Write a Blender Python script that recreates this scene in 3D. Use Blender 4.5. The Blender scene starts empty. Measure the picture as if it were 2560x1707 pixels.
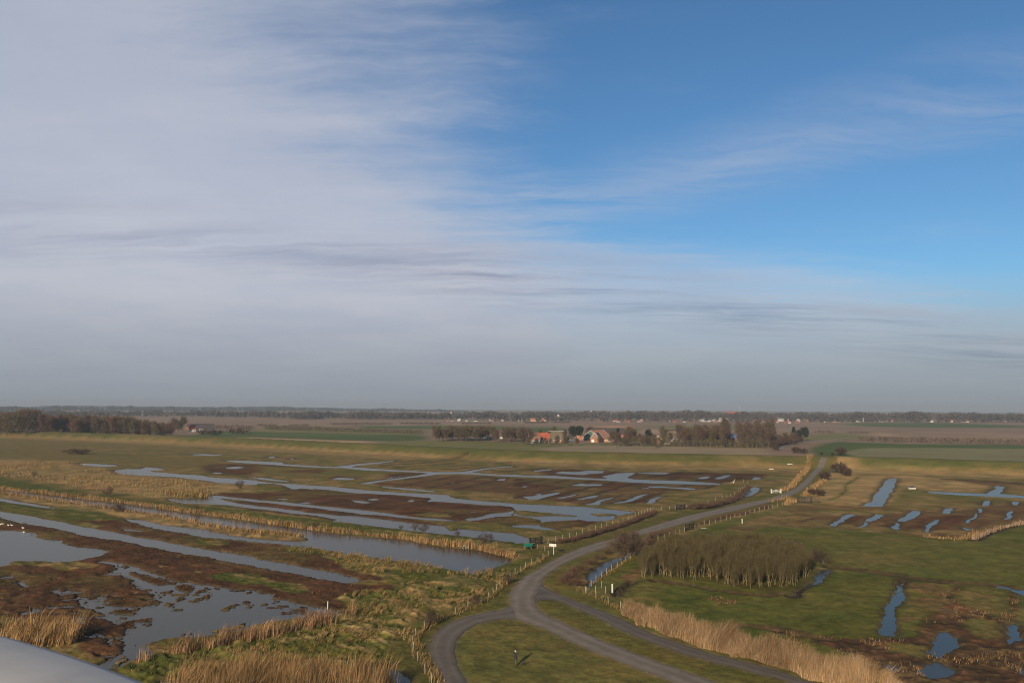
import bpy, bmesh, math, random
import numpy as np
from math import radians, sin, cos, atan, pi
from mathutils import Vector, Matrix

# ------------------------------------------------------------------ camera, sky, sun, exposure
SC = bpy.context.scene
H = 27.5                       # eye height above the marsh, metres
F, PW, PH = 2048.0, 2560, 1707  # focal length in photograph pixels and the photograph's size
PITCH = atan((1018.0 - PH / 2) / F)
ROLL = radians(0.25)
SUN_AZ, SUN_EL = radians(22.6), radians(19.5)   # shadows run 22.6 degrees right of the view direction
cam = bpy.data.cameras.new('camera')
camo = bpy.data.objects.new('camera', cam)
SC.collection.objects.link(camo)
cam.sensor_width = 22.5
cam.lens = 22.5 * F / PW
cam.clip_start, cam.clip_end = 0.05, 60000
camo.matrix_world = (Matrix.Translation((0, 0, H)) @ Matrix.Rotation(radians(90) + PITCH, 4, 'X') @ Matrix.Rotation(ROLL, 4, 'Z'))
cam.dof.use_dof = True
cam.dof.focus_distance = 300.0
cam.dof.aperture_fstop = 8.0
SC.camera = camo

SC.view_settings.view_transform = 'Standard'
SC.view_settings.look = 'None'
SC.view_settings.gamma = 1.0
SC.view_settings.exposure = 0.45
SC.cycles.use_denoising = True
SC.cycles.filter_width = 1.1
SC.cycles.max_bounces = 6
SC.cycles.volume_bounces = 1
SC.cycles.transparent_max_bounces = 8

sun = bpy.data.lights.new('sun', 'SUN')
sun.energy, sun.angle, sun.color = 5.0, radians(0.6), (1.0, 0.82, 0.58)
suno = bpy.data.objects.new('sun', sun)
SC.collection.objects.link(suno)
sd = Vector((-sin(SUN_AZ) * cos(SUN_EL), -cos(SUN_AZ) * cos(SUN_EL), sin(SUN_EL)))
suno.rotation_euler = sd.to_track_quat('Z', 'Y').to_euler()
suno.location = sd * 200

W = bpy.data.worlds.new('World'); SC.world = W; W.use_nodes = True

class NT:
    """tiny node helper"""
    def __init__(s, tree): s.t = tree; tree.nodes.clear()
    def n(s, typ, **kw):
        nd = s.t.nodes.new(typ)
        for k, v in kw.items():
            if k.startswith('i_'):
                key = k[2:]
                nd.inputs[int(key) if key.isdigit() else key].default_value = v
            else: setattr(nd, k, v)
        return nd
    def l(s, a, b): s.t.links.new(a, b)
    def math(s, op, a, b=None, c=None, clamp=False):
        nd = s.n('ShaderNodeMath', operation=op, use_clamp=clamp)
        for i, v in enumerate((a, b, c)):
            if v is None: continue
            if isinstance(v, (int, float)): nd.inputs[i].default_value = v
            else: s.l(v, nd.inputs[i])
        return nd.outputs[0]
    def smooth(s, v, a, b):
        nd = s.n('ShaderNodeMapRange', interpolation_type='SMOOTHSTEP')
        s.l(v, nd.inputs['Value']); nd.inputs['From Min'].default_value = a; nd.inputs['From Max'].default_value = b
        return nd.outputs['Result']
    def mix(s, f, a, b):
        nd = s.n('ShaderNodeMix', data_type='RGBA')
        for i, v in ((0, f), (6, a), (7, b)):
            if isinstance(v, (int, float)): nd.inputs[i].default_value = v
            elif isinstance(v, tuple): nd.inputs[i].default_value = (*v, 1.0)
            else: s.l(v, nd.inputs[i])
        return nd.outputs[2]
    def noise(s, vec, scale, detail=4, rough=0.55, out=0):
        nd = s.n('ShaderNodeTexNoise', i_Scale=scale, i_Detail=detail, i_Roughness=rough)
        s.l(vec, nd.inputs['Vector']); return nd.outputs[out]

def build_sky():
    t = NT(W.node_tree)
    sky = t.n('ShaderNodeTexSky', sky_type='NISHITA', sun_disc=False, sun_elevation=SUN_EL, sun_rotation=SUN_AZ + pi,
              altitude=0, air_density=1.0, dust_density=0.6, ozone_density=2.2)
    tc = t.n('ShaderNodeTexCoord'); sep = t.n('ShaderNodeSeparateXYZ')
    t.l(tc.outputs['Generated'], sep.inputs[0])
    x, y, z = sep.outputs
    zz = t.math('ADD', t.math('MAXIMUM', z, 0.0), 0.10)
    u, v = t.math('DIVIDE', x, zz), t.math('DIVIDE', y, zz)
    cmb = t.n('ShaderNodeCombineXYZ'); t.l(u, cmb.inputs[0]); t.l(v, cmb.inputs[1])
    P = cmb.outputs[0]
    # fibres of the high veil, drawn out along the wind
    mp = t.n('ShaderNodeMapping'); mp.inputs['Rotation'].default_value = (0, 0, radians(42)); mp.inputs['Scale'].default_value = (0.5, 1.6, 1)
    t.l(P, mp.inputs[0])
    fib = t.noise(mp.outputs[0], 1.6, 9, 0.6)
    mp2 = t.n('ShaderNodeMapping'); mp2.inputs['Rotation'].default_value = (0, 0, radians(-27)); mp2.inputs['Scale'].default_value = (0.45, 1.9, 1); mp2.inputs['Location'].default_value = (3.1, 1.7, 0)
    t.l(P, mp2.inputs[0])
    band = t.noise(mp2.outputs[0], 1.25, 9, 0.6)
    soft = t.noise(P, 0.9, 7, 0.55)
    mp3 = t.n('ShaderNodeMapping'); mp3.inputs['Rotation'].default_value = (0, 0, radians(48)); mp3.inputs['Scale'].default_value = (0.55, 2.6, 1); mp3.inputs['Location'].default_value = (1.3, 5.2, 0)
    wv = t.n('ShaderNodeVectorMath', operation='ADD'); wn = t.n('ShaderNodeVectorMath', operation='SCALE'); wn.inputs['Scale'].default_value = 0.35
    t.l(t.noise(P, 1.6, 4, 0.6, 1), wn.inputs[0]); t.l(P, wv.inputs[0]); t.l(wn.outputs[0], wv.inputs[1]); t.l(wv.outputs[0], mp3.inputs[0])
    fin = t.noise(mp3.outputs[0], 3.2, 9, 0.62)
    mp4 = t.n('ShaderNodeMapping'); mp4.inputs['Rotation'].default_value = (0, 0, radians(-25)); mp4.inputs['Scale'].default_value = (0.6, 3.2, 1)
    t.l(wv.outputs[0], mp4.inputs[0])
    fin2 = t.noise(mp4.outputs[0], 2.4, 9, 0.58)
    wob = t.math('MULTIPLY', t.math('SUBTRACT', soft, 0.5), 0.8)
    # edge of the veil
    e1 = t.math('SUBTRACT', t.math('ADD', t.math('MULTIPLY', v, 0.16), -0.43), u)
    e1 = t.math('ADD', e1, t.math('ADD', t.math('ADD', wob, t.math('MULTIPLY', t.math('SUBTRACT', fib, 0.5), 0.65)), t.math('MULTIPLY', t.math('SUBTRACT', fin, 0.5), 0.55)))
    m1 = t.smooth(e1, -0.28, 0.62)
    e2 = t.math('SUBTRACT', t.math('SUBTRACT', v, 3.20), t.math('MULTIPLY', u, 0.33))
    e2 = t.math('ADD', e2, t.math('ADD', t.math('MULTIPLY', t.math('SUBTRACT', band, 0.5), 1.5), t.math('MULTIPLY', t.math('SUBTRACT', fin2, 0.5), 0.9)))
    m2 = t.smooth(e2, -0.55, 0.75)
    # thin streaks across the blue
    s1 = t.math('SUBTRACT', t.math('ADD', t.math('MULTIPLY', u, 0.69), t.math('MULTIPLY', v, 0.72)), 2.19)
    s1 = t.math('ADD', s1, t.math('MULTIPLY', t.math('SUBTRACT', soft, 0.5), 0.5))
    g1 = t.math('SUBTRACT', 1.0, t.math('MULTIPLY', t.math('ABSOLUTE', s1), 2.6), clamp=True)
    m3 = t.math('MULTIPLY', t.math('MULTIPLY', g1, t.smooth(fin, 0.22, 0.74)), 0.36)
    m3 = t.math('ADD', m3, t.math('MULTIPLY', t.math('MULTIPLY', t.smooth(fib, 0.48, 0.80), t.smooth(fin, 0.40, 0.70)), 0.22))
    inv = t.math('MULTIPLY', t.math('SUBTRACT', 1.0, t.math('MULTIPLY', m1, 0.84)), t.math('SUBTRACT', 1.0, t.math('MULTIPLY', m2, 0.78)))
    inv = t.math('MULTIPLY', inv, t.math('SUBTRACT', 1.0, m3))
    cover = t.math('SUBTRACT', 1.0, inv, clamp=True)
    cover = t.math('MULTIPLY', cover, t.math('ADD', t.math('ADD', t.math('MULTIPLY', fib, 0.20), t.math('MULTIPLY', fin, 0.14)), 0.83), clamp=True)
    K = 10.0
    cloud = t.mix(t.smooth(soft, 0.3, 0.7), (0.47 * K, 0.50 * K, 0.60 * K), (0.555 * K, 0.57 * K, 0.64 * K))
    # lower, darker deck seen through the veil
    ln = t.math('SUBTRACT', t.math('SUBTRACT', v, t.math('MULTIPLY', u, 0.50)), 3.86)
    gd = t.math('SUBTRACT', 1.0, t.math('MULTIPLY', t.math('ABSOLUTE', ln), 1.25), clamp=True)
    gd = t.math('MULTIPLY', gd, t.math('ADD', t.math('MULTIPLY', t.smooth(u, -1.0, 0.6), 0.5), 0.5))
    dk = t.math('MULTIPLY', t.math('MULTIPLY', t.smooth(band, 0.36, 0.60), t.smooth(fin2, 0.25, 0.65)), gd)
    cloud = t.mix(t.math('MULTIPLY', dk, 0.95), cloud, (0.235 * K, 0.275 * K, 0.39 * K))
    skyc = t.n('ShaderNodeMix', data_type='RGBA', blend_type='MULTIPLY'); skyc.inputs[0].default_value = 1.0
    t.l(sky.outputs[0], skyc.inputs[6]); skyc.inputs[7].default_value = (0.56, 0.84, 1.04, 1)
    c = t.mix(cover, skyc.outputs[2], cloud)
    # grey air low over the land
    hz = t.math('SUBTRACT', 1.0, t.smooth(z, -0.03, 0.17))
    c = t.mix(t.math('MULTIPLY', hz, 0.92), c, (0.250 * K, 0.285 * K, 0.325 * K))
    bg = t.n('ShaderNodeBackground', i_Strength=0.073)
    t.l(c, bg.inputs[0])
    out = t.n('ShaderNodeOutputWorld'); t.l(bg.outputs[0], out.inputs[0])
build_sky()

# ------------------------------------------------------------------ helpers
rng = np.random.default_rng(7)
RND = random.Random(11)
COL = SC.collection

def ray(px, py):
    px = np.asarray(px, float); py = np.asarray(py, float)
    x = (px - PW / 2) / F; y = -(py - PH / 2) / F
    c, s = cos(ROLL), sin(ROLL)
    xr, yr = c * x - s * y, s * x + c * y
    cp, sp = cos(PITCH), sin(PITCH)
    return np.stack([xr, cp - sp * yr, sp + cp * yr], -1)

def G(px, py, z=0.0):
    """where the sight line of a photograph pixel meets the level z"""
    d = ray(px, py); t = (z - H) / np.minimum(d[..., 2], -1e-4)
    return np.stack([d[..., 0] * t, d[..., 1] * t], -1)

def seg_dist(P, A, B):
    ab = B - A; L = float(ab @ ab) + 1e-9
    t = np.clip(((P - A) @ ab) / L, 0, 1)
    q = P - A - t[:, None] * ab
    return np.hypot(q[:, 0], q[:, 1]), t

def sdf(P, poly):
    """signed distance to a polygon, negative inside"""
    d = np.full(len(P), 1e9); ins = np.zeros(len(P), bool)
    n = len(poly)
    for i in range(n):
        A, B = poly[i], poly[(i + 1) % n]
        dd, _ = seg_dist(P, A, B); np.minimum(d, dd, out=d)
        c = (A[1] > P[:, 1]) != (B[1] > P[:, 1])
        if B[1] != A[1]:
            xi = (B[0] - A[0]) * (P[:, 1] - A[1]) / (B[1] - A[1]) + A[0]
            ins ^= c & (P[:, 0] < xi)
    return np.where(ins, -d, d)

def pdist(P, line):
    d = np.full(len(P), 1e9)
    for A, B in zip(line[:-1], line[1:]):
        dd, _ = seg_dist(P, A, B); np.minimum(d, dd, out=d)
    return d

def _h(ix, iy, seed):
    n = (ix.astype(np.int64) * 374761393 + iy.astype(np.int64) * 668265263 + seed * 982451653) & 0x7fffffff
    n = ((n ^ (n >> 13)) * 1274126177) & 0x7fffffff
    return ((n ^ (n >> 16)) & 0xffff) / 65535.0

def vnoise(x, y, s=1.0, seed=0):
    x = x / s; y = y / s
    ix, iy = np.floor(x), np.floor(y); fx, fy = x - ix, y - iy
    fx = fx * fx * (3 - 2 * fx); fy = fy * fy * (3 - 2 * fy)
    ix = ix.astype(np.int64); iy = iy.astype(np.int64)
    a = _h(ix, iy, seed) * (1 - fx) + _h(ix + 1, iy, seed) * fx
    b = _h(ix, iy + 1, seed) * (1 - fx) + _h(ix + 1, iy + 1, seed) * fx
    return a * (1 - fy) + b * fy

def fbm(x, y, s, oct=4, seed=0, cell=None):
    """value noise in [0,1]; octaves finer than the local cell fade out"""
    v = np.zeros_like(x); a = 1.0; tot = 0
    for o in range(oct):
        w = a
        n = vnoise(x, y, s, seed + o * 17) - 0.5
        if cell is not None: n = n * np.clip(s / (1.0 * cell) - 0.2, 0, 1)
        v += w * n; tot += w; a *= 0.6; s *= 0.5
    return np.clip(0.5 + 1.35 * v / tot * 1.2, 0, 1)

def sstep(v, a, b):
    t = np.clip((v - a) / (b - a), 0, 1); return t * t * (3 - 2 * t)

# zoomed photograph tiles: tile letter -> pixel offset, 3.675 tile pixels to one photograph pixel
TILES = dict(A=(0, 1100), B=(640, 1100), C=(1280, 1100), D=(1920, 1100), E=(0, 1307), F=(640, 1307), G=(1280, 1307), H=(1920, 1307),
             Q=(0, 980), R=(640, 980), S=(1280, 980), T=(1920, 980), P=(0, 0))
def px(txt):
    """'A 10,20 30,40 B 5,6' -> photograph pixels; tile P is the photograph itself"""
    out = []; k = 1.0; o = (0, 0)
    for w in txt.split():
        if w in TILES: o = TILES[w]; k = 1.0 if w == 'P' else 1 / 3.675; continue
        a, b = w.split(','); out.append((o[0] + float(a) * k, o[1] + float(b) * k))
    return np.array(out)
def gpoly(txt, z=0.0):
    p = px(txt); return G(p[:, 0], p[:, 1], z)

# ------------------------------------------------------------------ materials
def hexlin(c): return tuple(c)
def principled(name, build=None, color=(0.5, 0.5, 0.5), rough=0.8, spec=0.3, var=0.0, vscale=4.0, metallic=0.0, bump=0.0, bscale=20.0):
    m = bpy.data.materials.new(name); m.use_nodes = True
    t = NT(m.node_tree)
    b = t.n('ShaderNodeBsdfPrincipled'); o = t.n('ShaderNodeOutputMaterial'); t.l(b.outputs[0], o.inputs[0])
    b.inputs['Roughness'].default_value = rough; b.inputs['Specular IOR Level'].default_value = spec
    b.inputs['Metallic'].default_value = metallic
    b.inputs['Base Color'].default_value = (*color, 1)
    if build: build(t, b); return m
    tc = t.n('ShaderNodeTexCoord')
    if var:
        n = t.noise(tc.outputs['Object'], vscale, 4, 0.6)
        lo = tuple(c * (1 - var) for c in color); hi = tuple(min(1, c * (1 + var)) for c in color)
        t.l(t.mix(t.smooth(n, 0.3, 0.7), lo, hi), b.inputs['Base Color'])
    if bump:
        n = t.noise(tc.outputs['Object'], bscale, 4, 0.6)
        bp = t.n('ShaderNodeBump', i_Strength=bump, i_Distance=0.05); t.l(n, bp.inputs['Height']); t.l(bp.outputs[0], b.inputs['Normal'])
    return m

def attr_mat(name, rough=0.9, fine=0.35, fscale=2.2, spec=0.15, transl=0.0):
    def build(t, b):
        a = t.n('ShaderNodeAttribute', attribute_name='tint')
        tc = t.n('ShaderNodeTexCoord')
        n = t.noise(tc.outputs['Object'], fscale, 5, 0.65)
        f = t.math('ADD', t.math('MULTIPLY', t.math('SUBTRACT', n, 0.5), fine * 3.0), 1.0)
        mx = t.n('ShaderNodeMix', data_type='RGBA', blend_type='MULTIPLY'); mx.inputs[0].default_value = 1
        t.l(a.outputs['Color'], mx.inputs[6])
        cc = t.n('ShaderNodeCombineColor'); 
        for i in range(3): t.l(f, cc.inputs[i])
        t.l(cc.outputs[0], mx.inputs[7]); t.l(mx.outputs[2], b.inputs['Base Color'])
        b.inputs['Roughness'].default_value = rough; b.inputs['Specular IOR Level'].default_value = spec
    return principled(name, build)

M = {}
def ground_build(t, b, am=1.0):
    a = t.n('ShaderNodeAttribute', attribute_name='tint'); tc = t.n('ShaderNodeTexCoord'); P = tc.outputs['Object']
    mp = t.n('ShaderNodeMapping'); mp.inputs['Rotation'].default_value = (0, 0, radians(-28)); mp.inputs['Scale'].default_value = (.8, 1.0, 1.0); t.l(P, mp.inputs[0])
    n1 = t.noise(mp.outputs[0], 1.7, 9, .80); n2 = t.noise(P, .22, 8, .68); n3 = t.noise(P, .06, 4, .6)
    f = t.math('ADD', t.math('MULTIPLY', t.math('SUBTRACT', n1, .5), 2.5 * am), t.math('MULTIPLY', t.math('SUBTRACT', n2, .5), 1.15 * am))
    f = t.math('MAXIMUM', t.math('ADD', f, 1.0), .30)
    h = t.math('ADD', t.math('MULTIPLY', t.math('SUBTRACT', n2, .5), 1.5), t.math('SUBTRACT', n3, .5))
    tint = t.mix(t.smooth(h, -.35, .35), (.88, 1.03, .90), (1.12, .99, .93))
    cc = t.n('ShaderNodeCombineColor')
    for i in range(3): t.l(f, cc.inputs[i])
    m1 = t.n('ShaderNodeMix', data_type='RGBA', blend_type='MULTIPLY'); m1.inputs[0].default_value = 1; t.l(a.outputs['Color'], m1.inputs[6]); t.l(cc.outputs[0], m1.inputs[7])
    m2 = t.n('ShaderNodeMix', data_type='RGBA', blend_type='MULTIPLY'); m2.inputs[0].default_value = 1; t.l(m1.outputs[2], m2.inputs[6]); t.l(tint, m2.inputs[7])
    t.l(m2.outputs[2], b.inputs['Base Color']); b.inputs['Roughness'].default_value = .95; b.inputs['Specular IOR Level'].default_value = .05
    bp = t.n('ShaderNodeBump', i_Strength=.55, i_Distance=.16); t.l(n1, bp.inputs['Height']); t.l(bp.outputs[0], b.inputs['Normal'])
M['ground'] = principled('ground', ground_build)
M['turf'] = principled('turf', lambda t, b: ground_build(t, b, .62))
def field_build(t, b):
    a = t.n('ShaderNodeAttribute', attribute_name='tint'); tc = t.n('ShaderNodeTexCoord'); P = tc.outputs['Object']
    mp = t.n('ShaderNodeMapping'); mp.inputs['Rotation'].default_value = (0, 0, radians(4)); mp.inputs['Scale'].default_value = (.05, 1.0, 1.0); t.l(P, mp.inputs[0])
    n1 = t.noise(mp.outputs[0], .12, 6, .7); n2 = t.noise(P, .03, 6, .65)
    f = t.math('ADD', t.math('ADD', t.math('MULTIPLY', t.math('SUBTRACT', n1, .5), .75), t.math('MULTIPLY', t.math('SUBTRACT', n2, .5), .6)), 1.0)
    cc = t.n('ShaderNodeCombineColor')
    for i in range(3): t.l(f, cc.inputs[i])
    m1 = t.n('ShaderNodeMix', data_type='RGBA', blend_type='MULTIPLY'); m1.inputs[0].default_value = 1; t.l(a.outputs['Color'], m1.inputs[6]); t.l(cc.outputs[0], m1.inputs[7])
    t.l(m1.outputs[2], b.inputs['Base Color']); b.inputs['Roughness'].default_value = .95; b.inputs['Specular IOR Level'].default_value = .05
M['field'] = principled('field', field_build)
M['blades'] = attr_mat('blades', fine=0.10, spec=0.05)

def water_build(t, b):
    tc = t.n('ShaderNodeTexCoord')
    mp = t.n('ShaderNodeMapping'); mp.inputs['Rotation'].default_value = (0, 0, radians(25)); mp.inputs['Scale'].default_value = (0.55, 1.6, 1)
    t.l(tc.outputs['Object'], mp.inputs[0])
    n1 = t.noise(mp.outputs[0], 1.7, 3, 0.6)
    n2 = t.noise(tc.outputs['Object'], 0.12, 3, 0.5)
    bp = t.n('ShaderNodeBump', i_Distance=0.014)
    t.l(t.math('ADD', t.math('MULTIPLY', t.smooth(n2, 0.35, 0.65), 0.40), 0.55), bp.inputs['Strength'])
    t.l(n1, bp.inputs['Height']); t.l(bp.outputs[0], b.inputs['Normal'])
    # wind-roughened water: the mean Fresnel reflection of many small wave faces is well below that of a flat sheet
    fr = t.n('ShaderNodeFresnel', i_IOR=1.333); t.l(bp.outputs[0], fr.inputs['Normal'])
    gl = t.n('ShaderNodeBsdfGlossy', i_Roughness=.16); gl.inputs['Color'].default_value = (1.0, .97, .91, 1); t.l(bp.outputs[0], gl.inputs['Normal'])
    df = t.n('ShaderNodeBsdfDiffuse'); df.inputs['Color'].default_value = (.034, .032, .025, 1)
    mx = t.n('ShaderNodeMixShader'); t.l(t.math('MULTIPLY', fr.outputs[0], .72), mx.inputs[0]); t.l(df.outputs[0], mx.inputs[1]); t.l(gl.outputs[0], mx.inputs[2])
    out = [n for n in t.t.nodes if n.type == 'OUTPUT_MATERIAL'][0]; t.l(mx.outputs[0], out.inputs[0]); t.t.nodes.remove(b)
M['water'] = principled('water', water_build)

def road_build(t, b):
    tc = t.n('ShaderNodeTexCoord')
    n = t.noise(tc.outputs['Object'], 0.35, 5, 0.65); n2 = t.noise(tc.outputs['Object'], 5.0, 4, 0.7)
    uv = t.n('ShaderNodeAttribute', attribute_name='tint')
    f = t.math('ADD', t.math('MULTIPLY', t.math('SUBTRACT', n, 0.5), 0.95), t.math('MULTIPLY', t.math('SUBTRACT', n2, 0.5), 0.6))
    f = t.math('ADD', f, 1.0)
    cc = t.n('ShaderNodeCombineColor')
    for i in range(3): t.l(f, cc.inputs[i])
    mx = t.n('ShaderNodeMix', data_type='RGBA', blend_type='MULTIPLY'); mx.inputs[0].default_value = 1
    t.l(uv.outputs['Color'], mx.inputs[6]); t.l(cc.outputs[0], mx.inputs[7]); t.l(mx.outputs[2], b.inputs['Base Color'])
    b.inputs['Roughness'].default_value = 0.85; b.inputs['Specular IOR Level'].default_value = 0.25
    bp = t.n('ShaderNodeBump', i_Strength=0.3, i_Distance=0.02); t.l(n2, bp.inputs['Height']); t.l(bp.outputs[0], b.inputs['Normal'])
M['road'] = principled('asphalt', road_build)

def mat(name, color, rough=0.8, var=0.15, vscale=3.0, **k):
    if name not in M: M[name] = principled(name, color=color, rough=rough, var=var, vscale=vscale, **k)
    return M[name]
mat('post_wood', (0.33, 0.30, 0.24), 0.85, 0.2, 6)
mat('white_paint', (0.48, 0.47, 0.44), 0.6, 0.08, 5)
mat('black_wood', (0.018, 0.017, 0.017), 0.7, 0.3, 8)
mat('wire', (0.22, 0.21, 0.20), 0.5, 0.1, metallic=0.6)
mat('bark_pale', (0.165, 0.132, 0.072), 0.9, 0.3, 3)
mat('bark_dark', (0.075, 0.060, 0.045), 0.9, 0.3, 3)
mat('twig_olive', (0.070, 0.055, 0.024), 0.95, 0.25, 0.6)
mat('twig_brown', (0.072, 0.050, 0.035), 0.95, 0.25, 0.3)
mat('twig_red', (0.082, 0.046, 0.030), 0.95, 0.25, 0.3)
mat('twig_dark', (0.045, 0.028, 0.020), 0.95, 0.25, 0.8)
mat('needle', (0.016, 0.022, 0.013), 0.9, 0.35, 0.5)
mat('far_wood', (0.055, 0.046, 0.042), 0.95, 0.35, 0.02)
mat('dune_wood', (0.020, 0.023, 0.024), 0.95, 0.3, 0.01)
mat('red_tile', (0.27, 0.065, 0.035), 0.8, 0.2, 0.8)
mat('orange_tile', (0.36, 0.16, 0.09), 0.8, 0.15, 0.8)
mat('dark_tile', (0.05, 0.040, 0.042), 0.75, 0.2, 0.8)
mat('brown_tile', (0.16, 0.085, 0.06), 0.8, 0.2, 0.8)
mat('thatch', (0.115, 0.085, 0.055), 0.95, 0.25, 1.5)
mat('brick', (0.22, 0.10, 0.060), 0.9, 0.2, 1.5)
mat('brick_light', (0.34, 0.21, 0.14), 0.9, 0.2, 1.5)
mat('white_wall', (0.36, 0.35, 0.33), 0.7, 0.06, 1.0)
mat('grey_wall', (0.40, 0.39, 0.37), 0.8, 0.1, 1.0)
mat('teal_board', (0.045, 0.085, 0.075), 0.7, 0.2, 1.5)
mat('glass_dark', (0.02, 0.025, 0.03), 0.15, 0.1, 1.0)
mat('blue_roof', (0.12, 0.17, 0.24), 0.45, 0.25, 0.5)
mat('teal_paint', (0.008, 0.11, 0.085), 0.5, 0.15, 3)
mat('rust_wood', (0.18, 0.06, 0.035), 0.8, 0.2, 4)
mat('steel_rail', (0.235, 0.235, 0.235), 0.38, 0.10, 9, metallic=0.0)
mat('concrete', (0.32, 0.31, 0.29), 0.9, 0.15, 2)
mat('feather', (0.60, 0.59, 0.56), 0.7, 0.03, 5)
mat('orange_beak', (0.75, 0.25, 0.03), 0.6, 0.05, 5)
mat('jacket', (0.022, 0.020, 0.024), 0.8, 0.2, 8)
mat('trousers', (0.085, 0.065, 0.050), 0.85, 0.2, 8)
mat('shoe', (0.015, 0.013, 0.012), 0.7, 0.1, 8)
mat('skin', (0.55, 0.36, 0.27), 0.6, 0.05, 8)
mat('dog_dark', (0.025, 0.018, 0.014), 0.85, 0.2, 8)
mat('sign_print', (0.10, 0.11, 0.10), 0.6, 0.05, 5)

# ------------------------------------------------------------------ object helpers
def mesh_np(name, V, faces, mats=(), tint=None, smooth=False, fmat=None):
    """faces: (n,3) or (n,4) int array, or a list of such arrays"""
    me = bpy.data.meshes.new(name)
    fl = faces if isinstance(faces, list) else [faces]
    fl = [np.asarray(f, np.int32) for f in fl if len(f)]
    V = np.asarray(V, np.float32)
    me.vertices.add(len(V)); me.vertices.foreach_set('co', V.ravel())
    nl = sum(f.size for f in fl); npoly = sum(len(f) for f in fl)
    me.loops.add(nl); me.polygons.add(npoly)
    me.loops.foreach_set('vertex_index', np.concatenate([f.ravel() for f in fl]))
    tot = np.concatenate([np.full(len(f), f.shape[1], np.int32) for f in fl])
    st = np.concatenate([[0], np.cumsum(tot)[:-1]]).astype(np.int32)
    me.polygons.foreach_set('loop_start', st); me.polygons.foreach_set('loop_total', tot)
    if smooth: me.polygons.foreach_set('use_smooth', np.ones(npoly, bool))
    if fmat is not None: me.polygons.foreach_set('material_index', np.asarray(fmat, np.int32))
    for m in mats: me.materials.append(M[m])
    if tint is not None:
        a = me.attributes.new('tint', 'FLOAT_COLOR', 'POINT')
        c = np.ones((len(V), 4), np.float32); c[:, :3] = tint
        a.data.foreach_set('color', c.ravel())
    me.update(calc_edges=True)
    return me

def link(name, me, parent=None, loc=None, rz=0.0):
    o = bpy.data.objects.new(name, me); COL.objects.link(o)
    if parent is not None: o.parent = parent
    if loc is not None: o.location = loc
    if rz: o.rotation_euler = (0, 0, rz)
    return o
def tag(o, label=None, cat=None, group=None, kind=None):
    if label: o['label'] = label
    if cat: o['category'] = cat
    if group: o['group'] = group
    if kind: o['kind'] = kind
    return o
def empty(name, loc, label, cat, group=None, rz=0.0, scale=1.0):
    o = link(name, None, None, loc, rz); o.scale = (scale,) * 3; o.empty_display_size = 0.3
    return tag(o, label, cat, group)

class MB:
    """collects boxes, bars, prisms"""
    def __init__(s): s.V = []; s.F = []; s.m = []
    def add(s, verts, faces, mi=0):
        b = len(s.V); s.V += [tuple(v) for v in verts]
        for f in faces: s.F.append(tuple(i + b for i in f)); s.m.append(mi)
        return s
    def box(s, x0, y0, z0, x1, y1, z1, mi=0):
        return s.add([(x0, y0, z0), (x1, y0, z0), (x1, y1, z0), (x0, y1, z0), (x0, y0, z1), (x1, y0, z1), (x1, y1, z1), (x0, y1, z1)],
                     [(0, 3, 2, 1), (4, 5, 6, 7), (0, 1, 5, 4), (1, 2, 6, 5), (2, 3, 7, 6), (3, 0, 4, 7)], mi)
    def bar(s, a, b, r0, r1=None, n=6, mi=0, cap=True):
        a, b = Vector(a), Vector(b); r1 = r0 if r1 is None else r1
        d = (b - a).normalized(); e = d.orthogonal().normalized(); f = d.cross(e)
        v = [a + (e * cos(2 * pi * i / n) + f * sin(2 * pi * i / n)) * r0 for i in range(n)]
        v += [b + (e * cos(2 * pi * i / n) + f * sin(2 * pi * i / n)) * r1 for i in range(n)]
        fs = [(i, (i + 1) % n, n + (i + 1) % n, n + i) for i in range(n)]
        if cap: fs += [tuple(range(n))[::-1], tuple(range(n, 2 * n))]
        return s.add(v, fs, mi)
    def beam(s, a, b, w, h, mi=0):
        """rectangular beam from a to b, w wide (level) and h high"""
        a, b = Vector(a), Vector(b); d = (b - a).normalized()
        up = Vector((0, 0, 1)) if abs(d.z) < 0.95 else Vector((1, 0, 0))
        e = d.cross(up).normalized() * w / 2; f = e.cross(d).normalized() * h / 2
        v = [a - e - f, a + e - f, a + e + f, a - e + f, b - e - f, b + e - f, b + e + f, b - e + f]
        return s.add(v, [(0, 1, 2, 3), (7, 6, 5, 4), (0, 4, 5, 1), (1, 5, 6, 2), (2, 6, 7, 3), (3, 7, 4, 0)], mi)
    def mesh(s, name, *mats, smooth=False):
        me = bpy.data.meshes.new(name); me.from_pydata(s.V, [], s.F)
        for m in mats: me.materials.append(M[m])
        me.polygons.foreach_set('material_index', s.m)
        if smooth: me.polygons.foreach_set('use_smooth', [True] * len(s.F))
        me.update(); return me
    def obj(s, name, *mats, parent=None, smooth=False, loc=None):
        return link(name, s.mesh(name, *mats, smooth=smooth), parent, loc)

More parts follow.
